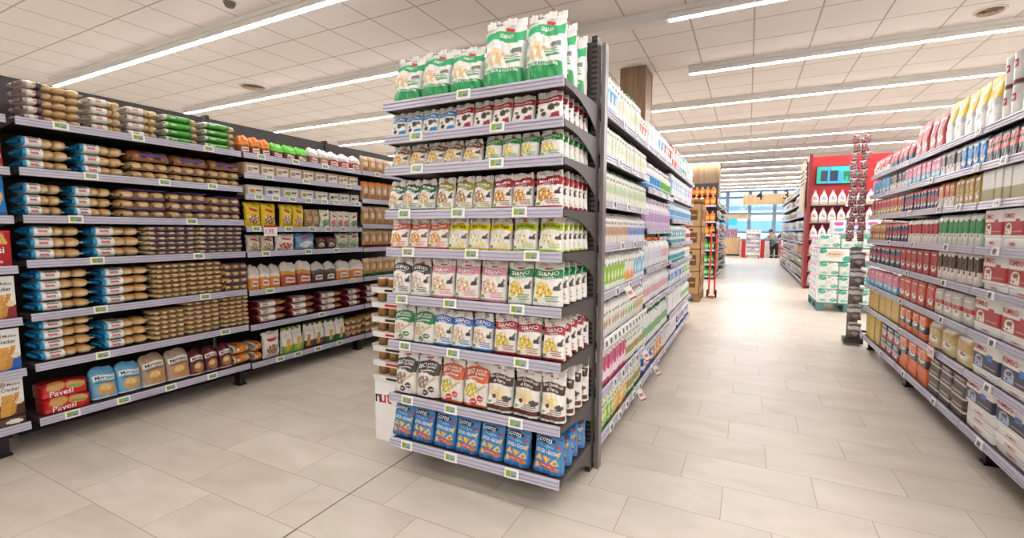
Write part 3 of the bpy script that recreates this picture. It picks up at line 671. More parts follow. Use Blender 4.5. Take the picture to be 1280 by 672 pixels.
def longpack(key, w=.31, d=.19, h=.062, end='2f9fd6', lab='f1efec', red='c8343c', rolls=2, frac=.42, top='e2b06c', low='f8e6c4', stripe=None, title='', cat='bread pack', tail='d9c9ae'):
    rs = np.random.RandomState(len(PROTO)+11); nu, K = 34, 22
    us = np.linspace(0, frac, nu+1); V = []; C = []
    for u in us:
        x = -w/2+u*w; q = min(1, (u/.10)**.6*.42+.58) if u < .10 else 1
        for k in range(K):
            t = 2*PI*k/K; f = lambda c, n: math.copysign(abs(c)**(2/n), c)
            yy = f(math.cos(t), 3.4)*d/2; zz = f(math.sin(t), 2.6)*h/2*q
            zz += .0016*math.sin(u*70+k*1.3+rs.rand()*.6)
            V.append((x, yy+d/2, zz+h/2)); fr = zz/(h/2)
            c = lab
            if u < .075 and end: c = end
            elif yy < 0 and .16 < u < .33 and -.25 < fr < .3: c = red
            elif yy < 0 and .15 < u < .36 and fr > .45 and k % 2: c = '4d4a48'
            if stripe and u > frac-.08: c = stripe
            C.append(lin(c))
    F = [(j*K+i, (j+1)*K+i, (j+1)*K+(i+1) % K, j*K+(i+1) % K) for j in range(nu) for i in range(K)]+[tuple(range(K-1, -1, -1)), tuple(range(nu*K, nu*K+K))]
    r = mk('bread_pack', V, F, C, M_FOIL); r['_cat'] = cat
    # gathered end
    g = MB(); V = []; F2 = []
    for i in range(13):
        a = -1+2*i/12; V += [(-w/2+.004, d/2+a*d*.3, h/2+.004*(-1)**i), (-w/2-.014-.004*(i % 3), d/2+a*d*.4, h/2+.006*(-1)**i)]
    V2 = [(x, y, z-.003) for x, y, z in V]; n = len(V)
    F2 = [(2*i, 2*i+1, 2*i+3, 2*i+2) for i in range(12)]; F2 = F2+[tuple(reversed([q+n for q in f])) for f in F2]
    g.add(V+V2, F2, end or lab); g.build('gathered_end', M_FOIL, r)
    rw = w*(1-frac)/rolls
    for i in range(rolls): bun(r, -w/2+w*frac+rw*(i+.5)-.004, .004, .002, rw*1.12, d*.96, h*.94, top, low)
    t = MB(); t.box(w/2-.006, w/2+.02, d*.25, d*.75, h*.4, h*.5, tail); t.build('film_end', M_FOIL, r)
    PROTO[key] = (reg(r), w+.042, d, h*1.06)
def bunpack(key, n=4, w=.2, d=.19, h=.045, band='4b3a86', base='86684a', top='e0ac66', low='f8e6c4', label=None, small=False):
    s = MB(); s.box(-w/2+.006, w/2-.006, .02, d-.01, .001, h*.5, base)
    if band and small: s.box(-w/2+.02, w/2-.01, -.001, .05, h*.9, h*1.0, band)
    elif band: s.prism([(.0, h*.40), (-.002, h*.45), (-.002, h*.62), (.0, h*.66), (.02, h*.66), (.02, h*.4)], -w/2+.03, w/2-.03, 'x', band)
    if label: s.box(-w/2+.02, w/2-.02, .01, d-.02, h*.9, h*1.02, label)
    r = s.build('bun_pack', M_FOIL); r['_cat'] = 'bun pack'
    for i in range(n): bun(r, -w/2+w*(i+.5)/n, .0, .001, w/n*1.0, d*.98, h*.97, top, low)
    PROTO[key] = (reg(r), w, d, h)
longpack('hotdog'); longpack('hotdog2', frac=.42, lab='f3f2f0', red='b83040')
longpack('piadina', frac=.30, end='b9a5a0', lab='efe4dc', red='c23c44', stripe='5a4a58', rolls=3, h=.045); longpack('white_loaf', frac=.5, end='e8e0d4', lab='f0ece6', red='d86a4a', rolls=2, h=.05)
longpack('green_loaf', frac=.75, end='e7e2d5', lab='5fb04a', red='d7e8d0', rolls=1, h=.05, stripe='3e9a3a')
longpack('red_loaf', frac=.6, end='8f1f2b', lab='efe6de', red='b8343c', rolls=1, h=.07, top='a8643c', low='c99a70'); longpack('red_loaf2', frac=.28, end='8f1f2b', lab='efe6de', red='b8343c', rolls=2, h=.07)
longpack('orange_loaf', frac=.6, end='e8e3dc', lab='e98a2c', red='f6f0e8', rolls=1, h=.085, top='d8a860', low='e3c08c')
bunpack('buns', 3, w=.19, h=.06, band=None); bunpack('buns_purple', 3, w=.19, h=.06, small=True); bunpack('small_buns', 4, w=.17, h=.036, band=None, top='e8bc7a', low='fdf2da'); bunpack('small_buns_p', 5, w=.2, h=.036, top='efd4a4', low='fdf3e0', small=True)
bunpack('purple_panel', 3, w=.19, h=.07, band='4b3a86', base='7d4f38', top='9a6238', low='c89058')
def breadbag(key, col, lab, word, wc='2b2f52', body='d9a45c', w=.13, d=.09, h=.21):
    pack(key, 'bread bag', 'breadbag', w, d, h, [col, ('b', .82, 1.1, col), ('r', .06, .56, .94, .74, lab), ('e', .55, .28, .36, .2, body), ('e', .5, .33, .22, .1, 'e9c98e'), ('b', 0, .04, lab), ('r', .15, .5, .85, .515, wc), ('x', word, .14, .6, .86, .70, wc)], M_FOIL, nu=28, nv=36, wr=.005, name='bread_bag')
breadbag('morato_blue', '6fb4da', 'eef2f5', 'Morato'); breadbag('morato_beige', 'b79c86', 'f2efea', 'Morato', '3a2d27', 'c98f52'); breadbag('dark_red_bag', '5c1f2c', 'f0e6df', 'Morato', '6a2430', 'b5794a')
pack('pavesi', 'bread pack', 'vac', .19, .16, .085, ['cf2127', ('e', .3, .75, .2, .3, 'd9a566'), ('e', .72, .7, .22, .3, 'd9a566'), ('e', .72, .6, .18, .1, '8fae4a'), ('r', 0, .0, 1, .1, 'b3161d'), ('x', 'Pavesi', .16, .12, .66, .5, 'ffffff', .06)], M_FOIL, wr=.004, name='bread_pack', topc='c4222a')
def cracker(key, base, word='Cracker'):
    pack(key, 'cracker box', 'box', .115, .05, .235, ['efeeec', ('b', 0, .34, base), ('p', [(.12, .04), (.5, .04), (.62, .56), (.2, .56)], 'd9a24c'), ('p', [(.42, .04), (.62, .06), (.84, .58), (.66, .58)], 'cf9440'), ('e', .8, .36, .15, .07, 'e8d8bc'), ('e', .24, .84, .14, .07, 'b79e94'),
        ('s', .15, .06, .75, .54, 21, 1.5, 'a8702c'), ('x', 'Mulino', .42, .8, .88, .87, '57504c'), ('x', word, .2, .66, .84, .75, '3c3634')], M_CARD, nu=30, nv=50, name='cracker_box', topc=base)
cracker('crk_red', '8c2a30'); cracker('crk_blue', '2a62b8'); cracker('crk_brown', '4a2a24')
pack('blue_bag', 'bread stick bag', 'bag', .13, .07, .235, ['2463b4', ('b', .78, 1.1, 'e8eef4'), ('B', .68, .8, '3fa4dc'), ('p', [(.2, .3), (.9, .5), (.9, .45), (.25, .2)], 'e2c79a'), ('p', [(.2, .5), (.95, .3), (.95, .25), (.2, .42)], 'd8b884'), ('x', 'Sfilatini', .12, .56, .9, .66, 'ffffff')], M_FOIL, wr=.005, seal='e8eef4', name='bread_stick_bag')
pack('red_bag', 'bread stick bag', 'bag', .13, .07, .24, ['c4232c', ('b', .82, 1.1, 'dfe3e6'), ('B', .7, .83, 'f2d22c'), ('p', [(.1, .3), (.95, .62), (.95, .55), (.15, .18)], 'e2c08a'), ('p', [(.15, .55), (.95, .3), (.95, .24), (.15, .45)], 'd9b27a'), ('x', 'Grissini', .12, .6, .9, .69, 'ffffff')], M_FOIL, wr=.005, seal='dfe3e6', name='bread_stick_bag')
pack('azure_bag', 'cracker bag', 'bag', .14, .08, .235, ['1f7fcb', ('e', .6, .5, .3, .2, 'e0b060'), ('b', 0, .1, '1b5fa8'), ('x', 'Pavesi', .12, .3, .8, .4, 'ffffff')], M_FOIL, wr=.005, seal='1f7fcb', name='cracker_bag')
pack('pavesi_box', 'cracker box', 'box', .16, .09, .2, ['b3161f', ('b', .93, 1.1, 'd3202a'), ('p', [(.45, .62), (.9, .62), (.8, .92), (.5, .9)], 'e0b462'), ('s', .48, .64, .85, .9, 19, 1.3, 'a36a28'), ('x', 'Pavesi', .12, .36, .8, .54, 'ffffff', .04), ('x', 'CRACKER', .2, .1, .76, .17, 'ffffff')], M_CARD, name='cracker_box', topc='a3141c')
A_, B_, C_, D_ = 'left-edge cracker bay', 'near bread bay', 'middle bread bay', 'far bread bay'
CHK[('left', A_)] = LV['leftA']; CHK[('left', B_)] = LV['leftB']; CHK[('left', C_)] = LV['leftC']; CHK[('left', D_)] = LV['leftD']
def lrow(lv, i, unit, items):
    z = Z(lv, i)
    for it in items:
        key, a, b, n, h, desc = it[:6]; kw = dict(it[6]) if len(it) > 6 else {}
        run(key, 'left', a, b, n, z, h, desc, unit, i, off=kw.pop('off', .04), rj=kw.pop('rj', .025), jit=kw.pop('jit', .006), lean=kw.pop('lean', 0), **kw)
def ametre(y0, y1): return dict(px=False)
# bay cut off by the left picture edge
for i, key, h, desc in [(7, 'blue_bag', .235, 'blue and white bread stick bag'), (6, 'red_bag', .23, 'red and yellow bread stick bag'), (5, 'azure_bag', .225, 'bright blue cracker bag'), (4, 'pavesi_box', .2, 'red cracker box with yellow biscuit picture'),
                        (3, 'crk_red', .235, 'white cracker box with dark red base'), (2, 'crk_blue', .235, 'white cracker box with blue base')]:
    wd = PROTO[key][1]; n = int(.5/wd)
    run(key, 'left', 1.035-n*wd*1.03, 1.035, n, Z('leftA', i), h, desc, A_, i, px=False, off=.03, deep=1)
run('crk_brown', 'left', 1.035-4*.118, 1.035, 4, Z('leftA', 1)+.05, .223, 'white cracker box with dark brown base', A_, 1, px=False, off=.03)
pack('brown_pack', 'cracker pack', 'vac', .13, .1, .06, ['4a2a24', ('e', .55, .5, .3, .25, 'ece6de')], M_FOIL, wr=.003, name='cracker_pack')
run('brown_pack', 'left', 1.035-4*.118, 1.035, 4, Z('leftA', 1), .049, 'brown cracker pack lying flat under the boxes', A_, 1, px=False, off=.015)
lrow('leftB', 7, B_, [('piadina', 24, 112, 1, .046, 'flat bread pack with red and dark print', dict(stack=5)), ('white_loaf', 112, 158, 1, .052, 'white printed bread pack', dict(stack=4)), ('white_loaf', 158, 204, 1, .05, 'white bread pack with orange print', dict(stack=4)),
    ('green_loaf', 204, 254, 1, .05, 'brown bread pack with green label', dict(stack=4)), ('green_loaf', 254, 300, 1, .05, 'green-labelled bread pack at the bay end', dict(stack=4))])
lrow('leftB', 6, B_, [('hotdog', 24, 95, 1, .065, 'hot dog bun pack with blue end', dict(stack=3)), ('hotdog', 97, 163, 1, .065, 'second-column hot dog bun pack with blue end', dict(stack=3)), ('buns', 165, 215, 1, .06, 'clear pack of round buns', dict(stack=2)),
    ('buns', 217, 261, 1, .06, 'round bun pack beside the middle purple pack', dict(stack=2)), ('buns', 263, 303, 1, .06, 'round bun pack at the bay end', dict(stack=2))])
for a, b in ((165, 215), (217, 261), (263, 303)):
    run('purple_panel', 'left', a, b, 1, Z('leftB', 6)+.122, .075, 'dark bun pack with purple label', B_, 6, off=.05)
lrow('leftB', 5, B_, [('hotdog2', 27, 86, 1, .065, 'white-labelled bun pack with blue end', dict(stack=3)), ('hotdog2', 88, 148, 1, .065, 'second-column white-labelled bun pack with blue end', dict(stack=3)), ('buns_purple', 152, 212, 1, .064, 'pack of buns with thin purple band', dict(stack=3)),
    ('buns_purple', 214, 263, 1, .064, 'second-column bun pack with thin purple band', dict(stack=3)), ('buns_purple', 265, 304, 1, .06, 'purple-banded bun pack at the bay end', dict(stack=3))])
lrow('leftB', 4, B_, [('hotdog', 34, 110, 1, .068, 'hot dog bun pack with blue end', dict(stack=3)), ('hotdog', 112, 184, 1, .068, 'second-column hot dog bun pack with blue end', dict(stack=3)), ('small_buns_p', 186, 248, 1, .034, 'flat pack of small pale buns with purple band', dict(stack=6)),
    ('small_buns_p', 250, 307, 1, .034, 'second-column pale small bun pack, purple band', dict(stack=6))])
lrow('leftB', 3, B_, [('hotdog2', 42, 122, 1, .062, 'hot dog bun pack with blue end', dict(stack=4)), ('hotdog2', 124, 196, 1, .06, 'second-column hot dog bun pack with blue end', dict(stack=4)), ('small_buns', 198, 238, 1, .035, 'flat pack of small golden buns', dict(stack=7)),
    ('small_buns', 239, 281, 1, .035, 'second-column flat pack of small golden buns', dict(stack=7)), ('buns_purple', 283, 313, 1, .055, 'bun pack at the bay end', dict(stack=4))])
lrow('leftB', 2, B_, [('hotdog', 46, 125, 1, .062, 'hot dog bun pack with blue end', dict(stack=4)), ('hotdog', 127, 193, 1, .062, 'second-column hot dog bun pack with blue end', dict(stack=3)), ('small_buns', 194, 235, 1, .035, 'flat pack of small golden buns', dict(stack=6)),
    ('small_buns', 236, 279, 1, .035, 'second-column flat pack of small golden buns', dict(stack=7)), ('small_buns', 281, 315, 1, .035, 'flat small bun pack at the bay end', dict(stack=7))])
lrow('leftB', 1, B_, [('pavesi', 56, 116, 1, .085, 'red bread pack with sandwich pictures', dict(stack=2, jit=.02)), ('morato_blue', 117, 181, 2, .2, 'light blue bread bag with white label', dict(lean=.14, off=.05)), ('morato_beige', 180, 240, 2, .22, 'beige bread bag with loaf picture', dict(lean=.15, off=.05)),
    ('dark_red_bag', 240, 293, 3, .19, 'dark red bread bag with white label', dict(lean=.12)), ('orange_loaf', 292, 318, 1, .085, 'orange loaf pack at the bay end', dict(stack=2))])
# middle bay
def tray(key, lid, body='cfc6bc', lab='efe9df', w=.14, d=.14, h=.085):
    pack(key, 'small food box', 'box', w, d, h, [body, ('r', .1, .16, .9, .8, lab), ('r', .14, .3, .5, .66, lid), ('r', .56, .5, .86, .6, '6a5a50')], M_CARD, nu=16, nv=12, name='food_box', topc=lid)
tray('t_beige', 'b79a78', 'c2a584', w=.12, h=.1); tray('t_blue', '4a6fb0'); tray('t_orange', 'd88a4a'); tray('t_green', '8fb04a'); tray('t_olive', 'c0a04a'); tray('t_choc', '5a3a34')
def pouch(key, col, food, lab='f0ece4', w=.13, h=.18, word=None, **k):
    pack(key, k.get('cat', 'snack bag'), 'pouch', w, .07, h, [col, ('e', .5, .35, .36, .2, food), ('s', .14, .16, .86, .55, 9, .8, lab), ('e', .5, .76, .3, .07, 'c8343c' if word is None else lab), ('b', 0, .05, col)], M_FOIL, wr=.006, seal=col, name=k.get('name', 'snack_bag'))
pouch('p_yellow', 'f2cf1c', 'a8602c'); pouch('p_yellow2', 'f0d428', 'c98a4a'); pouch('p_tan', 'c9a878', 'a87848'); pouch('p_greenw', 'e4ebd2', '4f9a4a'); pouch('p_redw', 'f0e9e0', 'd84a28'); pouch('p_blue', '7fb2dc', 'f1ece0'); pouch('p_brownw', 'd9cdbb', 'b08a5c')
pouch('p_dark', '4a3630', 'c9b090'); pouch('p_pgreen', 'cfdcc0', '8aa35c')
def cello(key, bread, top, lab='efe9e2', w=.11, d=.1, h=.17, tie=None):
    pack(key, 'bread bag', 'breadbag', w, d, h, [bread, ('b', .62, 1.1, top), ('b', .5, .62, tie or top), ('r', .2, .14, .8, .36, lab), ('r', .26, .2, .74, .28, 'b8404a')], M_FOIL, nu=18, nv=26, wr=.006, name='bread_bag')
cello('c_orange', '9a5a30', 'ef7f1e', tie='f39a3a'); cello('c_green', '7a4a2c', '5fd22c', tie='74e03c'); cello('c_white', 'b08068', 'f1efed', tie='e8dcd4'); cello('c_redtag', 'c0432f', 'f2f0ee', tie='e6e0da'); cello('c_dkgreen', 'cfa878', 'e9e4dc', tie='2c5a34')
cello('w_orange', 'e9963c', 'd9cfc4', tie='efe7dd'); cello('w_red', 'b5563c', 'e7dcd0', tie='d9a04c'); cello('w_dark', '4c4440', 'd8d2cc', tie='6b5f58')
def baguette(key, tip=None, base=None):
    pack(key, 'baguette bag', 'pouch', .1, .07, .21, ['d3a878', ('b', .55, .8, 'c99a6a'), ('b', .78, 1.1, tip or 'dcc3a3'), ('e', .5, .5, .3, .16, 'e6cfae'), ('e', .5, .22, .34, .12, 'c48f60')]+([('b', 0, .16, base)] if base else []), M_FOIL, nu=12, nv=22, wr=.003, name='baguette_bag')
baguette('bag_tan'); baguette('bag_orange', 'f08a1e'); baguette('bag_green', None, '2a8a3c'); baguette('bag_red', None, '8f2a26')
run('c_orange', 'left', 300, 340, 3, Z('leftC', 8), .145, 'round brown loaf with orange wrapper top', C_, 8, off=.04)
run('c_green', 'left', 341, 386, 3, Z('leftC', 8), .13, 'round brown loaf with bright green wrapper top', C_, 8, off=.04)
run('c_white', 'left', 388, 412, 2, Z('leftC', 8), .15, 'clear-wrapped white and brown loaf bag', C_, 8, off=.04)
run('c_redtag', 'left', 412, 452, 3, Z('leftC', 8), .145, 'clear bread bag with red contents', C_, 8, off=.04)
run('bag_tan', 'left', 453, 489, 4, Z('leftD', 7), .17, 'clear bag of tan bread sticks', D_, 7, off=.04)
run('c_dkgreen', 'left', 489, 512, 3, Z('leftD', 7), .17, 'tan bread bag with dark green tie', D_, 7, off=.04)
nb_ = tag(MB().box(-.13, .13, -.09, .09, 0, .11, '1d3f78').box(-.13, .13, -.0905, -.09, .03, .07, 'd8dde6').build('navy_carton', M_CARD, link=True), 'small navy carton on top behind the white bread bags', 'box'); nb_.location = (-3.93, 3.45, 1.879+.0); nb_.rotation_euler = (0, 0, PI/2)
lrow('leftC', 7, C_, [('t_beige', 306, 449, 9, .095, 'small beige food box with white label')])
lrow('leftC', 6, C_, [('t_orange', 309, 331, 1, .085, 'small box with orange lid'), ('t_blue', 332, 353, 1, .085, 'small box with blue lid'), ('t_green', 354, 375, 1, .085, 'small box with green lid'), ('t_olive', 376, 394, 1, .085, 'small box with olive lid'),
    ('t_green', 395, 411, 1, .08, 'second small box with green lid'), ('t_choc', 412, 424, 1, .08, 'small dark brown food box'), ('t_green', 425, 438, 1, .08, 'third small box with green lid'), ('t_choc', 439, 450, 1, .08, 'dark brown food box at the shelf end')])
lrow('leftC', 5, C_, [('p_yellow', 309, 348, 2, .2, 'yellow snack bag'), ('p_yellow2', 353, 383, 2, .2, 'yellow-topped snack bag with brown crisps'), ('p_tan', 384, 401, 2, .17, 'tan snack bag'), ('p_greenw', 402, 414, 1, .17, 'green and white snack bag'), ('p_redw', 415, 438, 3, .165, 'white snack bag with red and orange dots'), ('p_greenw', 439, 450, 1, .16, 'green and white snack bag at the shelf end')])
lrow('leftC', 4, C_, [('p_brownw', 311, 345, 2, .14, 'cream cracker bag'), ('p_redw', 346, 371, 1, .15, 'white and red cracker bag'), ('p_blue', 372, 397, 1, .155, 'light blue cracker bag'), ('p_dark', 398, 422, 2, .12, 'dark cracker bag'), ('p_pgreen', 423, 452, 2, .155, 'pale green cracker bag')])
lrow('leftC', 3, C_, [('w_orange', 314, 353, 3, .2, 'orange sliced bread bag'), ('w_red', 354, 391, 2, .21, 'red-based sliced bread bag'), ('w_dark', 392, 422, 2, .19, 'dark grey sliced bread bag'), ('w_orange', 423, 456, 2, .19, 'orange-based bread bag at the shelf end')])
lrow('leftC', 2, C_, [('red_loaf', 320, 362, 1, .062, 'white bread pack with red end', dict(stack=3)), ('red_loaf', 362, 398, 1, .062, 'second-column white bread pack with red end', dict(stack=3)), ('red_loaf', 399, 433, 1, .062, 'third-column white bread pack with red end', dict(stack=3)), ('red_loaf', 434, 455, 1, .06, 'white and red bread pack at the shelf end', dict(stack=3))])
pouch('cw_red', 'efe9e2', 'a8643c', w=.15, h=.23, name='cracker_bag'); pack('cw_green', 'cracker bag', 'bag', .12, .07, .23, ['eeeae2', ('b', 0, .34, '86b83a'), ('p', [(.3, .1), (.6, .1), (.75, .6), (.4, .6)], 'e8b84a'), ('s', .1, .7, .9, .85, 9, 1, 'c9b8b0')], M_FOIL, wr=.004, seal='86b83a', name='cracker_bag')
pack('cw_brown', 'cracker bag', 'bag', .12, .07, .23, ['eeeae2', ('b', 0, .34, '4a352c'), ('p', [(.1, .1), (.45, .1), (.55, .6), (.2, .6)], 'd0904a'), ('s', .1, .7, .9, .85, 9, 1, 'c9b8b0')], M_FOIL, wr=.004, seal='6a3a38', name='cracker_bag')
pack('cw_dgreen', 'cracker bag', 'bag', .12, .07, .23, ['eeeae2', ('b', 0, .3, '1f6b45'), ('p', [(.3, .1), (.6, .1), (.75, .6), (.4, .6)], 'e8b04a'), ('s', .1, .7, .9, .85, 9, 1, 'c9b8b0')], M_FOIL, wr=.004, seal='1f6b45', name='cracker_bag')
lrow('leftC', 1, C_, [('orange_loaf', 319, 331, 1, .085, 'orange and white flat bread pack', dict(stack=2)), ('cw_red', 331, 353, 1, .225, 'white bag with red base and cookie picture'), ('cw_green', 354, 381, 2, .23, 'white cracker bag with lime base'), ('cw_brown', 382, 407, 2, .23, 'white cracker bag with dark brown base'), ('cw_dgreen', 408, 433, 2, .23, 'white cracker bag with dark green base'), ('buns', 434, 455, 1, .06, 'clear pack of sandwich rolls', dict(stack=3))])
for i, key, desc in [(6, 'bag_orange', 'tan baguette bag with orange tip'), (5, 'bag_tan', 'tan baguette bag with pale tip'), (4, 'bag_red', 'tan baguette bag with red base'), (3, 'bag_green', 'tan baguette bag with green base'), (2, 'red_loaf', 'white and red bread pack'), (1, 'buns', 'clear pack of sandwich rolls')]:
    if i > 2: run(key, 'left', 3.69, 4.90, 12, Z('leftD', i), .2, desc, D_, i, px=False, off=.05)
    else: run(key, 'left', 3.69, 4.90, 5, Z('leftD', i), .065, desc, D_, i, px=False, off=.05, stack=3)
for (lv, unit, L) in (('leftB', B_, {7: [75, 172, 260], 6: [113, 205, 265], 5: [94, 239], 4: [121, 248], 3: [125, 256], 2: [128, 281], 1: [90, 154, 213, 265]}),
                      ('leftC', C_, {8: [326, 369, 406, 438], 7: [336, 382, 435], 6: [323, 344, 365, 385, 405, 420, 446], 5: [320, 360, 390, 410, 428], 4: [332, 385, 420], 3: [337, 440], 2: [402], 1: [350, 372, 397, 424]})):
    for i, us in L.items(): tags('left', LV[lv][len(LV[lv])-i], us, unit, i, desc='white price tag')
tags('left', 1.885, [471], D_, 7, desc='white price tag')

# ------------------------------------------------------------------ centre gondola, aisle side
def carton(key, body, band, pic=None, top='f4f3f0', cap='f2f0ec', w=.07, d=.09, h=.19, cat='milk carton', low=None, tall=.0, v0=.3, v1=.62):
    ops = [body, ('b', .8, 1.1, top), ('b', v0, v1, band)]
    if low: ops.append(('b', 0, .16, low))
    if pic: ops += [('e', .5, .4, .26, .13, pic)]
    ops += [('r', .2, .7, .8, .76, '7d8a84'), ('e', .5, .86, .2, .03, band)]
    pack(key, cat, 'gable', w, d, h, ops, M_CARD, nu=8, nv=24, cap=(.014, .016, cap, 0), name=cat.replace(' ', '_'))
carton('k_cream', 'edeee0', 'dfe6cf', 'cfd9b4', cap='7cae7a'); carton('k_green', 'eaeee0', 'cfe0c0', 'b6cf9f', cap='5d9f68'); carton('k_blue', 'f2f3f2', '3f9fdf', 'dff0fa', low='3f9fdf'); carton('k_white', 'f4f3ee', 'efe6d6', 'e2d5bd')
carton('k_brown', 'ece4da', 'c9a88c', 'b78c6c', cap='f0ece6'); carton('k_indigo', 'e8ebf4', '8fa6d8', '4d66b0'); carton('k_tan', 'efe7d6', 'd8c49a', 'c09a60'); carton('k_lgreen', 'eef0e4', '9ccc3c', 'e9f4d2', v0=.2, v1=.68); carton('k_orange', 'f2efe6', 'f2a23c', 'fbe6c4', v0=.12, v1=.4)
carton('k_sky', 'eef3f6', '8cc4ea', 'e8f4fb', v0=.2, v1=.7); carton('k_multi', 'f0efe8', 'e6e2d4', 'b08c62', cap='3f8f4f'); carton('k_multig', 'f0efe8', 'dfe9cf', '6fa84a', cap='3f8f4f'); carton('k_pink', 'f4eef0', 'd8487a', 'f6d8e4', v0=.4, v1=.85, low='d8487a'); carton('k_gw', 'f0f2ea', '7fb24a', 'cf4a4a', v0=.25, v1=.5, cap='2f8f4f')
carton('k_lime', 'e9efd2', '9ccb3a', 'f3f8e0', v0=.2, v1=.6, cap='1f7f45', low='6fae2c'); carton('k_amber', 'f0ead0', 'eab73c', 'f6e8bc', v0=.2, v1=.6, low='e09a2c'); carton('k_dgreen', 'e6ead8', 'd0a860', '2f7f40', v0=.25, v1=.55, low='3a8a48')
carton('k_red', 'f4efec', 'e0483f', 'f6d8d4'); carton('k_teal', 'eaf4f4', '2fa0b0', 'd4eef0', v0=.2, v1=.8, top='2fa0b0'); carton('k_rose', 'f2eaf0', 'd8a8c0', 'e9cedd')
def bottle(key, body, band, low=None, cap='f4f4f4', w=.075, h=.21, cat='bottle', v0=.25, v1=.55):
    ops = [body, ('b', v0, v1, band)]+([('b', 0, .2, low)] if low else [])
    pack(key, cat, 'bottle', w, w, h, ops, M_PLAST, nu=8, nv=22, cap=(.016, .022, cap, 0), name=cat)
bottle('b_lilac', 'e9dcec', 'c7a8d4', 'd8c2e2', cap='f2eef4'); bottle('b_white', 'f1f1f3', 'dfe3ee', cap='ef7a2c'); bottle('b_blue', 'eef4fa', '3fa0e0', '2f8fd8', cap='f4f6f8'); bottle('b_green', 'f0f6ea', '5fb94a', '4fae3c', cap='f4f6f8'); bottle('b_pinkw', 'f2eef0', 'e8b8c4', cap='f4f0f0'); bottle('b_gw', 'eff2ee', '8cc08a', cap='1f8f4c')
bottle('b_teal', 'e4f2f4', '2fa8b8', '2fa8b8', cap='eef4f4'); bottle('b_sky', 'cfe4f4', '6fb0e4', '8cc4ee', cap='eef4f8'); bottle('b_navy', 'eef0f6', '3a4fa8', cap='e8ecf4'); bottle('b_red', 'f4f0ee', 'd8484a', cap='d8484a')
def bigpack(key, body, band, low=None, w=.16, h=.21, cat='paper pack', top=None):
    pack(key, cat, 'pouch' if False else 'vac', w, .12, h, [body, ('B', .35, .7, band), ('e', .5, .52, .3, .1, body)]+([('b', 0, .2, low)] if low else []), M_FOIL, nu=12, nv=18, wr=.003, name=cat.replace(' ', '_'), topc=top or body)
bigpack('g_white', 'f3f3f4', 'dfe4ee'); bigpack('g_blue', 'dfeaf6', '4a8fd4'); bigpack('g_red', 'f2ecea', 'e0463c', top='e0463c'); bigpack('g_teal', 'e4f1f2', '3fb4c0', '2fa4b4'); bigpack('g_green', 'eef3e8', '5fae4f'); bigpack('g_navy', 'e9ecf4', '2f4f9f', '2f4f9f'); bigpack('g_orange', 'f4d8b0', 'ef9a3c', 'f0a040'); bigpack('g_sky', 'e6f0f8', '9cc8ea'); bigpack('g_lilac', 'efe6f2', 'c8a8d8')
bigpack('g_redcol', 'e8584c', 'f2d8d4'); bigpack('g_tealcol', '2f9fb4', 'e0f0f2'); bigpack('g_greencol', '2f9f5c', 'e0f0e4')
def mrow(lv, i, unit, items, h):
    z = Z(lv, i)
    for it in items:
        key, y0, y1, n, desc = it[:5]; kw = dict(it[5]) if len(it) > 5 else {}
        run(key, 'mid', y0, y1, n, z, kw.pop('h', h), desc, unit, i, px=False, off=.02, deep=kw.pop('deep', 1), jit=.004, rj=.03, **kw)
P_, Q_, R_ = 'milk bay', 'bottle bay', 'far centre bay'
CHK[('mid', P_)] = LV['mid1']; CHK[('mid', Q_)] = LV['mid2']; CHK[('mid', R_)] = LV['mid3']
mrow('mid1', 8, P_, [('k_blue', 2.4, 2.68, 4, 'white milk carton with bright blue base'), ('k_white', 2.68, 3.03, 5, 'cream milk carton with pale band'), ('k_green', 3.03, 3.31, 4, 'pale green milk carton with green cap', dict(h=.25)), ('k_red', 3.31, 3.58, 3, 'white milk carton with red band', dict(h=.2))], .23)
mrow('mid1', 7, P_, [('k_cream', 2.4, 3.58, 17, 'cream milk carton with light green cap')], .19)
mrow('mid1', 6, P_, [('k_green', 2.4, 3.58, 16, 'pale green milk carton with green cap')], .19)
mrow('mid1', 5, P_, [('k_brown', 2.4, 3.03, 9, 'milk carton with brown band'), ('k_indigo', 3.03, 3.58, 8, 'milk carton with indigo band')], .18)
mrow('mid1', 4, P_, [('k_lgreen', 2.4, 2.98, 8, 'milk carton with broad lime green band'), ('k_orange', 2.98, 3.24, 4, 'milk carton with orange lower band'), ('k_sky', 3.24, 3.58, 4, 'milk carton with sky blue band')], .215)
mrow('mid1', 3, P_, [('k_multi', 2.4, 3.0, 9, 'white milk carton, brown picture, green cap'), ('k_multig', 3.0, 3.3, 4, 'white milk carton with green picture'), ('k_tan', 3.3, 3.58, 4, 'milk carton with tan band')], .2)
mrow('mid1', 2, P_, [('k_pink', 2.4, 3.04, 9, 'milk carton with deep pink band'), ('k_gw', 3.04, 3.58, 8, 'white and green milk carton with red spot')], .21)
mrow('mid1', 1, P_, [('k_lime', 2.4, 2.75, 5, 'lime green milk carton'), ('k_amber', 2.75, 3.1, 5, 'amber yellow milk carton'), ('k_dgreen', 3.1, 3.58, 7, 'milk carton with dark green base')], .2)
mrow('mid2', 7, Q_, [('g_white', 3.62, 4.1, 4, 'white wrapped paper pack'), ('g_blue', 4.1, 4.4, 2, 'paper pack with blue band'), ('g_red', 4.4, 4.85, 4, 'white paper pack with red top')], .2)
mrow('mid2', 6, Q_, [('b_blue', 3.62, 4.22, 8, 'white bottle with blue base'), ('b_green', 4.22, 4.85, 8, 'white bottle with green base')], .21)
mrow('mid2', 5, Q_, [('b_lilac', 3.62, 4.85, 14, 'lilac bottle')], .25)
mrow('mid2', 4, Q_, [('b_white', 3.62, 4.4, 9, 'white bottle with orange cap'), ('b_pinkw', 4.4, 4.85, 6, 'white and pink bottle')], .24)
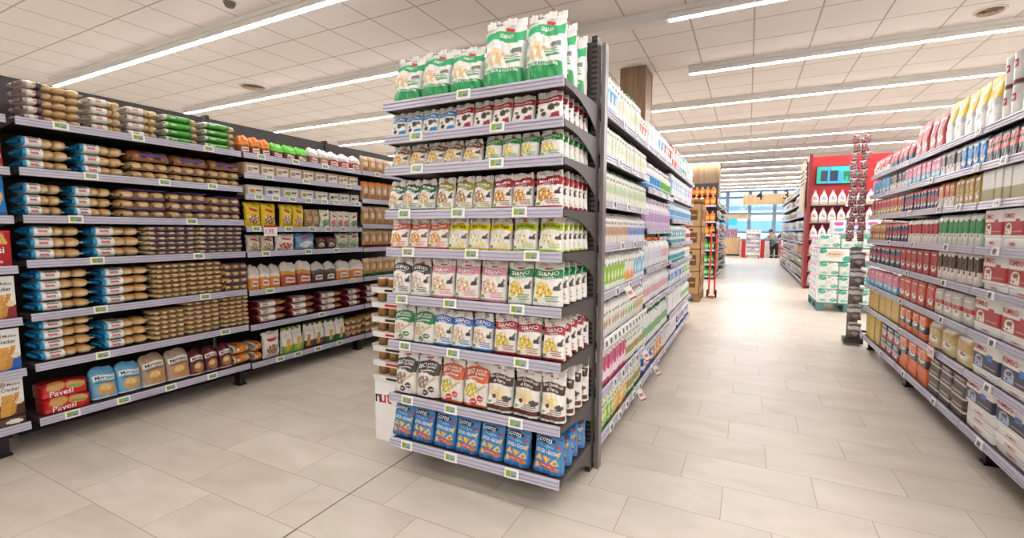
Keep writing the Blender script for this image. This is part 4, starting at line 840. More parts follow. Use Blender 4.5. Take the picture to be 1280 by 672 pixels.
mrow('mid2', 3, Q_, [('b_pinkw', 3.62, 4.85, 14, 'white and pink bottle')], .22)
mrow('mid2', 2, Q_, [('b_gw', 3.62, 4.85, 14, 'white bottle with green cap')], .26)
mrow('mid2', 1, Q_, [('g_navy', 3.62, 4.15, 3, 'paper pack with navy base'), ('g_orange', 4.15, 4.6, 3, 'orange paper pack'), ('g_white', 4.6, 4.85, 2, 'white wrapped paper pack')], .18)
mrow('mid3', 8, R_, [('g_redcol', 4.9, 5.4, 3, 'tall red pack'), ('g_tealcol', 5.4, 5.75, 2, 'tall blue-green pack'), ('g_greencol', 5.75, 6.1, 2, 'tall green pack'), ('g_lilac', 6.1, 6.76, 4, 'white and lilac pack')], .23)
mrow('mid3', 7, R_, [('g_sky', 4.9, 6.2, 8, 'pale blue paper pack'), ('g_lilac', 6.2, 6.76, 4, 'white and lilac pack')], .22)
mrow('mid3', 6, R_, [('b_sky', 4.9, 6.76, 20, 'sky blue bottle')], .19)
mrow('mid3', 5, R_, [('g_teal', 4.9, 6.2, 8, 'pack with blue-green base'), ('b_red', 6.2, 6.76, 6, 'white bottle with red band')], .19)
mrow('mid3', 4, R_, [('b_teal', 4.9, 6.2, 13, 'bottle with blue-green base'), ('b_white', 6.2, 6.76, 6, 'white bottle with orange cap')], .16)
mrow('mid3', 3, R_, [('g_blue', 4.9, 5.9, 6, 'paper pack with blue band'), ('g_green', 5.9, 6.76, 6, 'paper pack with green band')], .19)
mrow('mid3', 2, R_, [('g_white', 4.9, 5.9, 6, 'white wrapped paper pack'), ('b_gw', 5.9, 6.76, 9, 'white bottle with green cap')], .22)
mrow('mid3', 1, R_, [('g_white', 4.9, 5.6, 4, 'white wrapped paper pack'), ('g_navy', 5.6, 6.76, 7, 'paper pack with navy base')], .19)
for lv, unit, y0, y1 in (('mid1', P_, 2.5, 3.5), ('mid2', Q_, 3.7, 4.75), ('mid3', R_, 5.1, 6.6)):
    for i in range(1, len(LV[lv])+1):
        z = LV[lv][len(LV[lv])-i]; n = 5 if (lv == 'mid1' and i in (1, 2)) else 3
        for k in range(n): put('tag2', 'mid', y0+(y1-y0)*(k+.3*(i % 3)+.2)/n, -.001, z-.022, desc='white price tag', unit=unit, lvl=i)
z = LV['mid1'][5]
for k in range(12): put('tag2', 'mid', 2.44+.095*k, -.004, z-.02, desc='price tag in the long white strip', unit=P_, lvl=3)
tag(MB().box(-.0015, .0015, -.58, .58, -.034, .034, 'f6f6f6').build('tag_strip', M_CARD, link=True), 'long white strip holding a row of small price tags, milk bay', 'strip').location = (-.6675, 3.0, z-.02)
# promo flags sticking out of the rails
def flag():
    s = MB(); s.box(-.0012, .0012, -.055, 0, -.1, .01, 'f4f2f0').box(-.0016, .0016, -.055, 0, -.1, -.088, 'c8283a').box(-.0016, .0016, -.045, -.01, -.06, -.03, 'd88a94')
    r = s.build('promo_flag', M_CARD); 
    c = MB().box(-.006, .006, -.01, .01, -.012, .052, 'ffffff').build('clip', M_WHITE, r); r['_cat'] = 'price flag'; return r
PROTO['flag'] = (reg(flag()), .01, .13, .1)
for (y, z, lab) in ((2.86, .91, 'red and white promo flag on fourth-lowest milk shelf'), (3.45, .37, 'red and white promo flag near the end of second-lowest milk shelf'), (3.95, .12, 'red and white promo flag at the bottle bay bottom rail'), (3.3, .12, 'red and white promo flag at the milk bay bottom rail')):
    o = dup(PROTO['flag'][0]); o.scale = (.75, .75, .75); o.location = (-.668, y, z); o.rotation_euler = (-.5, .1, PI/2+.3); tag(o, lab, 'price flag', 'promo flags on the centre gondola'); del o['_cat']
def promo(loc, rz, txt, label):
    r = tag(empty('promo_card', loc, rz, True), label, 'price card')
    MB().box(-.06, .06, -.002, 0, -.045, .045, 'f4f1ef').box(-.06, .06, -.0025, -.0019, .028, .045, 'c8283a').build('card', M_CARD, r, link=True)
    wordmesh('printed_price', txt, 'c8283a', -.045, -.03, .042, -.003, r)
promo((1.135, s_along(1162, 1.13, .45), .47), -PI/2, '3,99', 'white promo card with red price on the second-lowest coffee shelf')
promo((-3.57, s_along(338, -3.57, 1.27), 1.262), PI/2, '1,95', 'white promo card with red price below the yellow snack bags')

# ------------------------------------------------------------------ coffee side
def vac(key, col, low=None, mid=None, w=.075, d=.05, h=.18, cup=True, top=None, cat='coffee pack', kind='vac', word=None, tc='ffffff', band=None):
    ops = [col]+([('b', 0, .42, low)] if low else [])+([('b', .42, .55, mid)] if mid else [])+([('b', .84, 1.1, top)] if top else [])+([('b', .62, .78, band)] if band else [])
    ops += [('r', .2, .78, .8, .84, tc)]
    if cup: ops += [('e', .55, .3, .3, .12, 'f2eee8'), ('e', .55, .34, .16, .05, '7a4a2c')]
    if word: ops.append(('x', word, .12, .62, .88, .74, tc))
    pack(key, cat, kind, w, d, h, ops, M_FOIL if kind != 'box' else M_CARD, nu=14, nv=26, wr=.002 if kind != 'box' else 0, name=cat.replace(' ', '_'))
vac('v_redwhite', 'c22c34', 'efe8e4', kind='bag', top='c22c34'); vac('v_rednavy', 'c22c34', '2a2f5c', kind='bag', cup=False); vac('v_tallred', 'b3202a', 'c02a30', kind='bag', w=.11, top='b3202a'); vac('v_yellow', 'f0c92c', 'e8e6e2', mid='c9c6c0', kind='bag', w=.13, top='f2d23c')
vac('v_blue', '3f9fd8', '2f7fc0'); vac('v_darkw', '3c3534', 'd8cfc8'); vac('v_pinkblue', 'e88aa8', '5fb4e0'); vac('v_blackw', '2c2a2a', 'e6e2de', top='d8d4d0'); vac('v_brightblue', '1f8fd8', '1f7fc8', top='d8e4ee'); vac('v_coral', '322c2c', '35302f', mid='dd5a48', cup=False, band='dd5a48')
vac('v_redgold', 'c23a34', 'c9a04a'); vac('v_navyred', '2a2d5a', '252850', mid='c02c34', top='c02c34'); vac('v_orangew', 'd87a3c', 'f0e6dc'); vac('v_gold', 'b8923a', 'c9a85a'); vac('v_olivebox', 'efece4', 'b0a878', kind='box', w=.09, top='efece4', cup=False)
vac('v_goldred', 'c9a04a', 'b8903c', mid='a83a30'); vac('v_redw', 'b8242e', 'e8dcd6', top='efe8e4'); vac('v_green', '1f8f4c', 'cfe0d0', top='e6e8e4'); vac('v_brown', '4a2e28', 'e6dcd4', top='ece6e0'); vac('v_redcup', 'b3222c', 'b3222c'); vac('v_redorange', 'cf3a28', 'c2301f', w=.1)
vac('v_silver', 'c9c2bc', 'd4cdc6', mid='b8343c', w=.12, h=.19); vac('v_yellowbox', 'd2ae58', 'd8b868', kind='box', w=.11, d=.12, cup=False, tc='b08a34'); vac('v_orangebox', 'e8682c', 'ea6f30', kind='box', w=.13, d=.12, cup=False, tc='f2b48c'); vac('v_orangedark', 'e86a30', '3c3432', w=.12, d=.08); vac('v_navydark', '2c2f4c', 'b83a3c', w=.12, d=.1, mid='9fa6b8')
vac('v_tanbag', 'c9a860', 'e0cc98', w=.13, d=.09, kind='breadbag', top='d8d0c4'); vac('v_greybrown', '5a504a', '524842', mid='d8cfc6', w=.13, d=.12, kind='box', cup=False, top='6e625a')
def kimbo(key, band, sq, w=.26, h=.2, cupc='f4efe8'):
    pack(key, 'coffee box', 'box', w, .14, h, ['f4f2f0', ('b', .1, .56, band), ('e', .28, .32, .15, .2, cupc), ('e', .28, .38, .09, .07, '8a4a24'), ('e', .3, .18, .2, .06, cupc), ('r', .58, .44, .76, .66, sq), ('s', .02, .12, .98, .5, 9, 1.5, band), ('r', .5, .2, .9, .225, 'c9b0a8'), ('x', 'KIMBO', .08, .68, .54, .85, 'c8202c', -.02)], M_CARD, nu=46, nv=36, name='coffee_box', topc='f2f0ee')
kimbo('kim_red', 'b3232a', 'c8202c'); kimbo('kim_blue', '1f2a4a', '2f6fc8', cupc='a9c4e6')
pack('kim_flat', 'coffee box', 'box', .26, .14, .06, ['f4f2f0', ('x', 'KIMBO', .36, .35, .64, .65, 'c8202c')], M_CARD, nu=10, nv=6, name='coffee_box')
ca = MB(); ca.lathe([(.044, 0), (.046, .004), (.046, .02), (.0455, .022), (.0455, .145), (.046, .147), (.046, .165), (.043, .168), (.04, .166)], n=22, y=.046, cf=lambda j: '6a3338' if j in (1, 2) else 'c4c1be' if j < 7 else '9a9692')
can = ca.build('coffee_can', mat('tin', None, .3, metal=.55), None, smooth=True); can['_cat'] = 'coffee can'
fv = MB()
for i in range(6):
    a0, a1 = -PI/2-.42+.14*i, -PI/2-.42+.14*(i+1); q = .0464
    fv.add([(q*math.cos(a0), .046+q*math.sin(a0), .085), (q*math.cos(a1), .046+q*math.sin(a1), .085), (q*math.cos(a1), .046+q*math.sin(a1), .125), (q*math.cos(a0), .046+q*math.sin(a0), .125)], [(0, 1, 2, 3)], 'b3202c')
T, TF, asp = text_mesh('illy'); b0 = len(fv.V)
fv.add([(.0468*math.cos(-PI/2-.32+.6*t[0]), .046+.0468*math.sin(-PI/2-.32+.6*t[0]), .092+.026*t[1]) for t in T], TF, 'ffffff'); fv.build('label', M_CARD, can)
PROTO['can'] = (reg(can), .094, .094, .168)
W_ = 'coffee shelves'; CHK[('right', W_)] = LV['right']
def rrow(i, items):
    z = Z('right', i)
    for it in items:
        key, a, b, n, h, desc = it[:6]; kw = dict(it[6]) if len(it) > 6 else {}
        run(key, 'right', a, b, n, z, h, desc, W_, i, off=kw.pop('off', .03), jit=kw.pop('jit', .004), rj=kw.pop('rj', .015), deep=kw.pop('deep', 1), px=True, **kw)
rrow(8, [('v_redwhite', 1091, 1111, 3, .16, 'red and white coffee bag'), ('v_rednavy', 1111, 1141, 5, .17, 'coffee bag red above navy'), ('v_tallred', 1142, 1179, 4, .26, 'tall dark red coffee bag'), ('v_yellow', 1180, 1245, 5, .27, 'tall yellow and silver coffee bag'), ('can', 1246, 1300, 4, .168, 'silver coffee can with small red label', dict(stack=2, rj=.04))])
rrow(7, [('v_blue', 1090, 1111, 5, .16, 'bright blue coffee pack'), ('v_darkw', 1111, 1130, 4, .16, 'dark and white coffee pack'), ('v_pinkblue', 1130, 1175, 8, .165, 'pink and blue coffee pack'), ('v_blackw', 1175, 1199, 4, .165, 'black and white coffee pack'), ('v_brightblue', 1200, 1230, 4, .165, 'vivid blue coffee pack with white cup'), ('v_coral', 1231, 1296, 6, .165, 'dark coffee pack with coral band')])
rrow(6, [('v_redgold', 1089, 1126, 9, .165, 'red and gold coffee pack'), ('v_navyred', 1126, 1172, 11, .165, 'navy and red coffee pack'), ('v_orangew', 1172, 1191, 3, .17, 'white and orange coffee pack'), ('v_gold', 1192, 1223, 5, .175, 'gold coffee pack with white cup'), ('v_olivebox', 1224, 1296, 7, .18, 'white coffee box with olive base')])
rrow(5, [('v_goldred', 1087, 1106, 6, .165, 'gold coffee pack with red band'), ('v_navyred', 1107, 1133, 7, .165, 'navy and red coffee pack'), ('v_redw', 1134, 1170, 8, .18, 'red and white coffee pack'), ('v_green', 1171, 1224, 8, .195, 'green and white coffee pack')])
z5 = Z('right', 5)
rrow(5, [('kim_flat', 1228, 1312, 3, .055, 'low white coffee box with red lettering')])
run('kim_red', 'right', 1228, 1312, 3, z5+.056, .15, 'white and red boxed coffee with large lettering', W_, 5, off=.03, rj=.01)
rrow(4, [('v_navyred', 1085, 1124, 7, .18, 'navy and red coffee pack'), ('v_redcup', 1125, 1169, 6, .19, 'red coffee pack with white cup'), ('v_brown', 1170, 1221, 8, .2, 'dark brown coffee pack with white cup')])
rrow(4, [('kim_flat', 1225, 1350, 3, .035, 'low white coffee box with red lettering')])
run('kim_red', 'right', 1225, 1350, 3, Z('right', 4)+.036, .166, 'white and red boxed coffee with large lettering', W_, 4, off=.03, rj=.01)
rrow(3, [('v_pinkblue', 1083, 1121, 7, .17, 'pink and blue coffee pack'), ('v_redorange', 1122, 1166, 5, .19, 'red-orange coffee pack'), ('v_silver', 1167, 1214, 4, .18, 'silver coffee pack with red band')])
rrow(3, [('kim_flat', 1215, 1350, 3, .035, 'low white coffee box with red lettering')])
run('kim_red', 'right', 1215, 1350, 3, Z('right', 3)+.036, .165, 'white and red boxed coffee with large lettering', W_, 3, off=.03, rj=.01)
rrow(2, [('v_yellowbox', 1085, 1122, 5, .19, 'golden yellow coffee box'), ('v_tanbag', 1157, 1212, 3, .19, 'golden coffee bag with clear top')])
rrow(2, [('v_orangebox', 1123, 1156, 4, .045, 'low orange coffee box')]); run('v_orangedark', 'right', 1123, 1156, 4, Z('right', 2)+.046, .14, 'orange and dark coffee pack on low orange box', W_, 2, off=.03, rj=.01)
rrow(2, [('kim_flat', 1214, 1350, 3, .03, 'low white coffee box with red lettering')])
run('kim_blue', 'right', 1214, 1350, 3, Z('right', 2)+.031, .165, 'white and navy boxed coffee with red lettering', W_, 2, off=.03, rj=.01)
rrow(1, [('v_yellowbox', 1081, 1098, 3, .25, 'golden yellow coffee box'), ('v_greybrown', 1158, 1203, 3, .08, 'grey-brown coffee box', dict(stack=3))])
rrow(1, [('v_navydark', 1099, 1122, 3, .125, 'navy coffee pack with red base', dict(stack=2)), ('v_orangebox', 1123, 1157, 3, .06, 'orange coffee box', dict(stack=2))])
run('v_orangedark', 'right', 1123, 1157, 3, Z('right', 1)+.122, .14, 'orange and dark coffee pack on orange boxes', W_, 1, off=.03, rj=.01)
rrow(1, [('kim_flat', 1205, 1350, 3, .045, 'low white coffee box with red lettering', dict(stack=3))])
run('kim_blue', 'right', 1205, 1350, 3, Z('right', 1)+.137, .14, 'white and navy boxed coffee with red lettering', W_, 1, off=.03, rj=.01)
for i, us in {8: [1225], 7: [1105, 1165, 1222, 1257], 6: [1099, 1138, 1175, 1200, 1248], 5: [1112, 1142, 1184, 1246], 4: [1098, 1135, 1181, 1240], 3: [1096, 1127, 1178, 1242], 2: [1094, 1126, 1236], 1: [1080, 1102, 1130, 1168, 1226]}.items():
    tags('right', LV['right'][8-i], us, W_, i, desc='white price tag', key='tag2')

# hanging strips of small packets on the far end of the coffee gondola
pack('packet', 'hanging packet', 'pouch', .07, .03, .1, ['8a2834', ('s', 0, .1, 1, .9, 6, .9, 'ead8d6'), ('b', .88, 1.1, 'efe6e4')], M_FOIL, nu=10, nv=14, wr=.007, name='hanging_packet')
pack('greypacket', 'hanging packet', 'pouch', .12, .05, .17, ['6e6866', ('b', .55, .8, 'e2deda'), ('e', .5, .3, .3, .12, 'b8b0aa'), ('b', .9, 1.1, 'cfcac6')], M_FOIL, nu=10, nv=16, wr=.004, name='hanging_packet')
shelving('right', 6.2, 6.24, [.2], .5, 2.2, 'dark end panel closing the far side of the coffee gondola', back=False)
for c_, x in enumerate((1.01, 1.1)):
    st = tag(MB().box(-.004, .004, -.004, .004, 0, 1.15).build('clip_strip', M_WHITE, link=True), f'thin white hanging strip of red packets, {("left", "right")[c_]} of two at the gondola end', 'strip'); st.location = (x, 6.33, 1.15)
    for k in range(12):
        for s_ in (0, 1):
            o = dup(PROTO['packet'][0]); o.scale = (.85, .8, .85); o.location = (x+random.uniform(-.012, .012), 6.315-.055*(s_+.5), 1.165+.094*k+.03*s_); o.rotation_euler = (random.uniform(-.22, .1), random.uniform(-.28, .28), random.uniform(-.4, .4))
            book(o, 'small red and white packet', 'hanging packet', f'{("left", "right")[c_]} strip, coffee gondola end', 0, 0, k, s_)
hk = tag(empty('hook_rack', (1.10, 6.42, 0), link=True), 'narrow dark hook rack with grey packets at the far coffee gondola end', 'rack')
MB().box(-.05, .05, -.01, .01, .02, 1.1).build('back_plate', M_STEEL, hk, link=True); MB().box(-.09, .09, -.14, 0, .02, .08).build('base', M_DARK, hk, link=True)
for k in range(5):
    MB().tube((0, 0, .266+.2*k), (0, -.12, .266+.2*k), .004, 6).build('hook', M_STEEL, hk, link=True)
    for q in range(2):
        o = dup(PROTO['greypacket'][0]); o.location = (1.10+.01*q, 6.42-.075-.056*q, .084+.2*k); o.rotation_euler = (0, random.uniform(-.08, .08), random.uniform(-.15, .15))
        book(o, 'grey and white hanging packet', 'hanging packet', 'hook rack, coffee gondola end', 0, 0, k, q)

# ------------------------------------------------------------------ back of the shop
# red promotional wall with screen and detergent jugs
rw = tag(empty('promotional_wall', (1.9, 12.56, 0), link=True), 'tall red promotional wall with shelves behind the paper pallet', 'display wall')
M_RED = mat('red_laminate', 'c81f24', .35, noise=.04)
MB().box(-.72, .9, 0, .08, 0, 2.95).build('red_panel', M_RED, rw, link=True)
MB().box(-.76, -.70, -.42, .1, 0, 2.95).build('side_panel', mat('dark_red_laminate', '8c1f22', .4, noise=.05), rw, link=True)
zl = [1.87, 1.49, 1.11, .76, .41, .1]
for z in zl: MB().box(-.70, .9, -.4, 0, z-.03, z-.003).build('shelf', mat('grey_shelf', '9a9896', .5), rw, link=True)
MB().box(-.70, .9, -.36, 0, 0, .068).build('base', M_DARK, rw, link=True)
sg = tag(empty('aisle_sign', (1.11, 12.9, 0), link=True), 'cream vertical aisle sign on the side of the red wall', 'sign')
MB().box(-.03, .0, -.5, .35, 1.75, 2.85).build('sign_board', mat('cream_board', 'd9cfb8', .6), sg, link=True)
sgl = MB()
for k in range(4): sgl.box(-.032, -.03, -.45, .25, 2.6-.09*k, 2.64-.09*k)
sgl.build('sign_lines', mat('sign_ink', '5a524a', .6), sg, link=True)
tv = tag(empty('screen', (1.70, 12.53, 2.52), link=True), 'wide screen with green and blue picture on the red wall', 'screen')
tv.rotation_euler = (0, .01, 0)
MB().box(-.385, .385, -.05, 0, -.2, .2).build('casing', mat('black_gloss', '17181a', .2), tv, link=True)
sc_ = MB().box(-.37, .37, -.054, -.05, -.185, .185, '1fa092').box(-.2, .1, -.055, -.053, -.185, .185, '2f8fc8').box(-.1, .37, -.0555, -.0535, .09, .185, '2fb0c0').box(-.3, -.17, -.056, -.054, -.13, .1, '1a2a40').box(-.13, .02, -.056, -.054, -.13, .1, '16223c').box(.12, .32, -.056, -.054, -.04, .07, '1a6a4a')
for x in (.13, .2, .27): sc_.box(x, x+.03, -.056, -.054, -.13, -.03, '1a6a4a')
sc_.build('display', mat('screen_glow', None, .3, noise=0, emit=.3), tv, link=True)
def jug_proto():
    root = pack('jug', 'detergent jug', 'jug', .15, .1, .27, ['f4f0f2', ('b', 0, .04, 'f4f0f2'), ('r', .22, .06, .85, .2, 'e8b83c'), ('e', .5, .45, .3, .2, 'ecd6dc'), ('e', .42, .5, .12, .12, 'c98a98'), ('e', .62, .4, .1, .1, 'c98a98'), ('e', .58, .56, .08, .06, 'd8a0aa')], M_PLAST, nu=14, nv=20, cap=(.022, .035, 'e8a4b4', 0), name='detergent_jug')
jug_proto()
for r_, z in enumerate(zl):
    for i in range(9):
        o = dup(PROTO['jug'][0]); o.location = (1.29+.165*i, 12.2+random.uniform(0, .01), z); o.scale = (1.02, 1, 1.0); book(o, 'white detergent jug with pink cap', 'detergent jug', 'red promotional wall', 6-r_, o.location.x)
pc = tag(MB().box(-.08, .08, -.004, 0, -.05, .05, 'f6e9ec').box(-.05, .05, -.005, -.004, -.01, .03, 'd8384c').build('price_card', M_CARD, link=True), 'pink and white price card on the top shelf of the red wall', 'price card'); pc.location = (1.92, 12.155, 1.86)

# pallet with toilet paper
def pallet(x0, x1, y0, y1, label, m):
    r = tag(empty('pallet', ((x0+x1)/2, (y0+y1)/2, 0), link=True), label, 'pallet'); a, b = (x1-x0)/2, (y1-y0)/2
    for i in range(7):
        y = -b+.05+(2*b-.1)*i/6; MB().box(-a, a, y-.045, y+.045, .118, .14).build('deck_board', m, r, link=True)
    for x in (-a+.05, 0, a-.05):
        MB().box(x-.05, x+.05, -b, b, .098, .118).build('stringer_board', m, r, link=True); MB().box(x-.05, x+.05, -b, b, 0, .02).build('bottom_board', m, r, link=True)
        for y in (-b+.07, 0, b-.07): MB().box(x-.05, x+.05, y-.07, y+.07, .02, .098).build('block', m, r, link=True)
pallet(1.03, 1.85, 8.82, 9.95, 'teal-grey pallet under the stack of toilet paper', mat('teal_wood', '5f8a88', .7, noise=.2))
pack('tp', 'toilet paper pack', 'vac', .27, .22, .215, ['eef2ee', ('e', .2, .8, .22, .16, '4fb89a'), ('e', .8, .2, .22, .14, '3fae90'), ('e', .3, .18, .2, .1, '7fccb4'), ('s', 0, .02, 1, .98, 8, 1.3, 'dfe6e2'), ('s', 0, .7, 1, 1, 5, 1.2, '3fae90'), ('e', .5, .5, .2, .14, 'e4e0d8')], M_FOIL, nu=18, nv=18, wr=.0015, name='toilet_paper_pack', topc='e8eeea')
pack('tpwide', 'toilet paper pack', 'vac', .4, .22, .215, ['eef2ee', ('e', .1, .8, .14, .2, '3fae90'), ('e', .9, .2, .14, .2, '3fae90'), ('e', .5, .55, .32, .26, 'ecd9c8'), ('x', 'Regina', .3, .48, .7, .64, 'b04a44')], M_FOIL, nu=24, nv=18, wr=.0015, name='toilet_paper_pack', topc='e8eeea')
pack('pinkpack', 'toilet paper pack', 'vac', .2, .2, .21, ['f0eef4', ('e', .5, .75, .34, .14, 'e85aa8'), ('e', .5, .3, .34, .14, '6fc0e8'), ('e', .5, .5, .2, .14, 'f4eef6')], M_FOIL, nu=14, nv=14, wr=.0015, name='toilet_paper_pack', topc='eeeaf2')
for t in range(5):
    wide = t == 3; k_, wd, n = ('tpwide', .4, 2) if wide else ('tp', .27, 3)
    for i in range(n):
        for q in range(1 if t else 1):
            o = dup(PROTO[k_][0]); o.location = (1.03+(wd+.004)*(i+.5)+.005, 8.82, .142+.2185*t); book(o, 'wide paper pack with pink label' if wide else 'white paper pack with green petals', 'toilet paper pack', 'front of paper pallet', 0, i, t)
    for i in range(4):
        o = dup(PROTO['pinkpack'][0]); o.location = (1.03, 9.17+.215*i, .142+.216*t); o.rotation_euler = (0, 0, -PI/2); book(o, 'white paper pack with pink oval', 'toilet paper pack', 'side of paper pallet', 0, -i, t)
for i in range(3):
    o = dup(PROTO['pinkpack'][0]); o.location = (1.27+.215*i, 8.84, 1.238); book(o, 'pink and white paper pack lying highest', 'toilet paper pack', 'top of the paper pallet', 0, i)

# far gondolas, right of the aisle
FR['farright'] = (1.16, -PI/2); FR['farleft'] = (-.72, PI/2); FR['farend'] = (13.2, 0); FR['farmid'] = (-.72, PI/2)
FR2 = dict(FR)
def fpos(fr, s, off):
    p, r = FR[fr]
    return (s, p+off) if fr in ('end', 'farend') else ((p+off, s) if fr in ('right', 'farright') else (p-off, s))
LV['fr'] = [2.3, 1.98, 1.66, 1.34, 1.02, .7, .38, .12]
for j, (a, b, nm) in enumerate(((12.75, 15.1, 'nearest the red wall'), (15.1, 17.6, 'second behind the red wall'), (17.6, 20.1, 'third behind the red wall'), (20.1, 21.9, 'farthest toward the checkouts'))):
    shelving('farright', a, b, LV['fr'], .45, 2.7, f'distant grocery shelving bay on the right of the aisle, {nm}')
cols = ['b8c0b8', 'c9a89a', '8fa89a', 'd8d0c4', 'a8564a', '6f8f7a', 'c9b890', 'e0ddd8', '8a8f98', 'c07a58']
for i, c in enumerate(cols): pack(f'far{i}', 'grocery pack', 'vac' if i % 2 else 'pouch', .2, .14, .22, ['e4e2de' if i % 3 else c, ('b', .3, .7, c), ('e', .5, .45, .3, .14, cols[(i+3) % 10])], M_CARD, nu=6, nv=9, name='grocery_pack')
cn_ = ['grey-green', 'rose', 'sage', 'cream', 'brick red', 'green', 'straw', 'white', 'slate', 'orange-brown']
for li in range(1, 9):
    y = 12.95
    while y < 21.6:
        i = random.randrange(10); n = random.choice((2, 3)); n = min(n, int((21.9-y)/.33)) or 1
        run(f'far{i}', 'farright', y+.33*n, y, n, LV['fr'][8-li]-.007, random.uniform(.19, .27) if 1 < li < 8 else .2, f'{cn_[i]} grocery pack', 'distant right shelves beyond the red wall', li, px=False, off=.03)
        y += .33*n+.02
# far gondolas, left of the aisle
LV['fe'] = [1.95, 1.53, 1.18, .79, .42, .1]
shelving('farend', -1.75, -.76, LV['fe'], .4, 2.55, 'far end display of orange and green bottles left of the aisle', name='end_display_unit')
bottle('b_orange', 'e0742c', 'f0b04a', cap='f2ece6', w=.12, h=.26); bottle('b_lgreen', '2f9a4a', '9fd8a0', cap='f2ece6', w=.12, h=.26)
for i in range(1, 7):
    k_ = 'b_orange' if i > 3 else 'b_lgreen'
    run(k_, 'farend', -1.73, -.78, 7, LV['fe'][6-i]-.007, .28, 'orange bottle with white cap' if i > 3 else 'green bottle with white cap', 'far bottle display', i, px=False, off=.03)
run('b_orange', 'farend', -1.73, -.78, 7, 1.943+.285, .2, 'orange bottle on the upper tier', 'far bottle display', 7, px=False, off=.1)
shelving('farleft', 13.67, 15.75, LV['fr'][1:], .3, 2.5, 'far shelving bay behind the orange bottles, left of the aisle')
shelving('farleft', 17.2, 19.7, LV['fr'][1:], .3, 2.5, 'farthest shelving bay left of the aisle, near the checkouts')
for li in range(1, 8):
    for (a, b, nm) in ((13.7, 15.7, 'bay behind the orange bottles'), (17.3, 19.6, 'farthest left bay near the checkouts')):
        y = a
        while y < b-.2:
            i = random.randrange(10); run(f'far{i}', 'farleft', y, min(y+.6, b), 2, LV['fr'][8-li]-.007, .2, f'{cn_[i]} grocery pack', nm, li, px=False, off=.03); y += .62
# cardboard display pallet
pallet(-1.5, -.73, 8.85, 9.75, 'wooden pallet under the brown cardboard crates', mat('raw_wood', '9a7650', .8, noise=.25))
cr_ = MB(); w_, d_, h_ = .38, .44, .4
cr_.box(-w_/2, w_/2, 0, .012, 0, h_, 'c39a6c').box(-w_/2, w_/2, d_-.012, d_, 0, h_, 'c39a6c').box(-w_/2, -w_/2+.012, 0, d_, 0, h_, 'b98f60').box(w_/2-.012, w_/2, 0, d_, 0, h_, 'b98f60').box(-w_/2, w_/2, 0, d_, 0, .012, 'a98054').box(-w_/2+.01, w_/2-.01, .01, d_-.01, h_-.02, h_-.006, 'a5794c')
cr_.box(-.12, .12, -.003, 0, .12, .3, '6e4c2c').box(-.1, .1, -.005, -.003, .2, .22, 'c9a47a').box(w_/2, w_/2+.003, .1, .34, .12, .3, '6e4c2c').box(-.05, .05, -.004, 0, .33, .36, '3e2a1a')
cp = cr_.build('cardboard_crate', M_KRAFT, None); cp['_cat'] = 'crate'; PROTO['crate'] = (reg(cp), w_, d_, h_)
for t in range(4):
    for i in range(2):
        for q in range(2):
            o = dup(cp); o.location = (-1.315+.388*i, 8.86+.455*q, .141+.402*t); book(o, 'brown cardboard crate', 'crate', 'crate stack on the left pallet', 0, i, t, q)
for i in range(8):
    o = dup(PROTO['jar'][0]); o.location = (-1.42+.095*i, 8.95, 1.752); o.scale = (1.2, 1.2, 1.8); book(o, 'small jar with white lid', 'jar', 'top of the left crate stack', 0, i)
rt = tag(empty('hand_truck', (-.58, 9.72, 0), link=True), 'red hand truck leaning beside the brown crates', 'hand truck')
M_TR = mat('truck_red', 'd8381f', .4)
s = MB()
for x in (-.05, .05): s.tube((x, -.1, .06), (x, .12, 1.25), .016)
for z in (.35, .7, 1.05): s.tube((-.05, -.1+.22*(z-.06)/1.19, z), (.05, -.1+.22*(z-.06)/1.19, z), .012)
s.build('frame', M_TR, rt, link=True); MB().box(-.06, .06, -.24, -.09, .02, .035).build('toe_plate', M_TR, rt, link=True); MB().tube((-.05, .12, 1.25), (.05, .12, 1.25), .018).build('handle', mat('tyre', '1b1b1b', .8), rt, link=True)
for x in (-.075, .075): MB().tube((x-.012, -.06, .075), (x+.012, -.06, .075), .075, 16).build('wheel', mat('tyre', '1b1b1b', .8), rt, link=True)

# checkout area
def hanging(x0, x1, y, z0, z1, label, nums, thick=.08):
    r = tag(empty('hanging_sign', ((x0+x1)/2, y, 0), link=True), label, 'sign'); a = (x1-x0)/2
    MB().box(-a, a, 0, thick, z0, z1).build('board', M_PALEWOOD, r, link=True)
    for x in (-a*.7, a*.7): MB().tube((x, thick/2, z1), (x, thick/2, H), .006, 6).build('wire', M_STEEL, r, link=True)
    for t, u in nums: wordmesh('number', t, '1d1a18', u, z0+.2, .36, -.004, r, mat('sign_black', None, .5))
hanging(-.24, 2.6, 22.05, 2.38, 2.82, 'long wooden hanging sign with checkout numbers 4 and 3', (('4', -.93), ('3', .05)))
hanging(-1.6, .05, 22.4, 1.82, 2.0, 'narrow wooden hanging board below the numbered sign', ())
wc_ = tag(empty('service_counter', (-1.85, 26.6, 0), link=True), 'pale wooden counter under the windows at the far left', 'counter')
MB().box(-1.6, 1.5, 0, .6, .1, .95).build('counter_body', M_PALEWOOD, wc_, link=True); MB().box(-1.6, 1.5, .05, .6, 0, .1).build('counter_plinth', M_DARK, wc_, link=True); MB().box(-1.63, 1.53, -.03, .63, .95, .99).build('counter_top', mat('counter_grey', 'a8a4a0', .4), wc_, link=True)
pack('flw', 'gift pack', 'vac', .3, .2, .42, ['a87888', ('s', 0, 0, 1, 1, 7, .6, 'c49aa6'), ('s', 0, 0, 1, 1, 13, 1.3, '6a4a5a')], M_CARD, nu=8, nv=10, name='gift_pack')
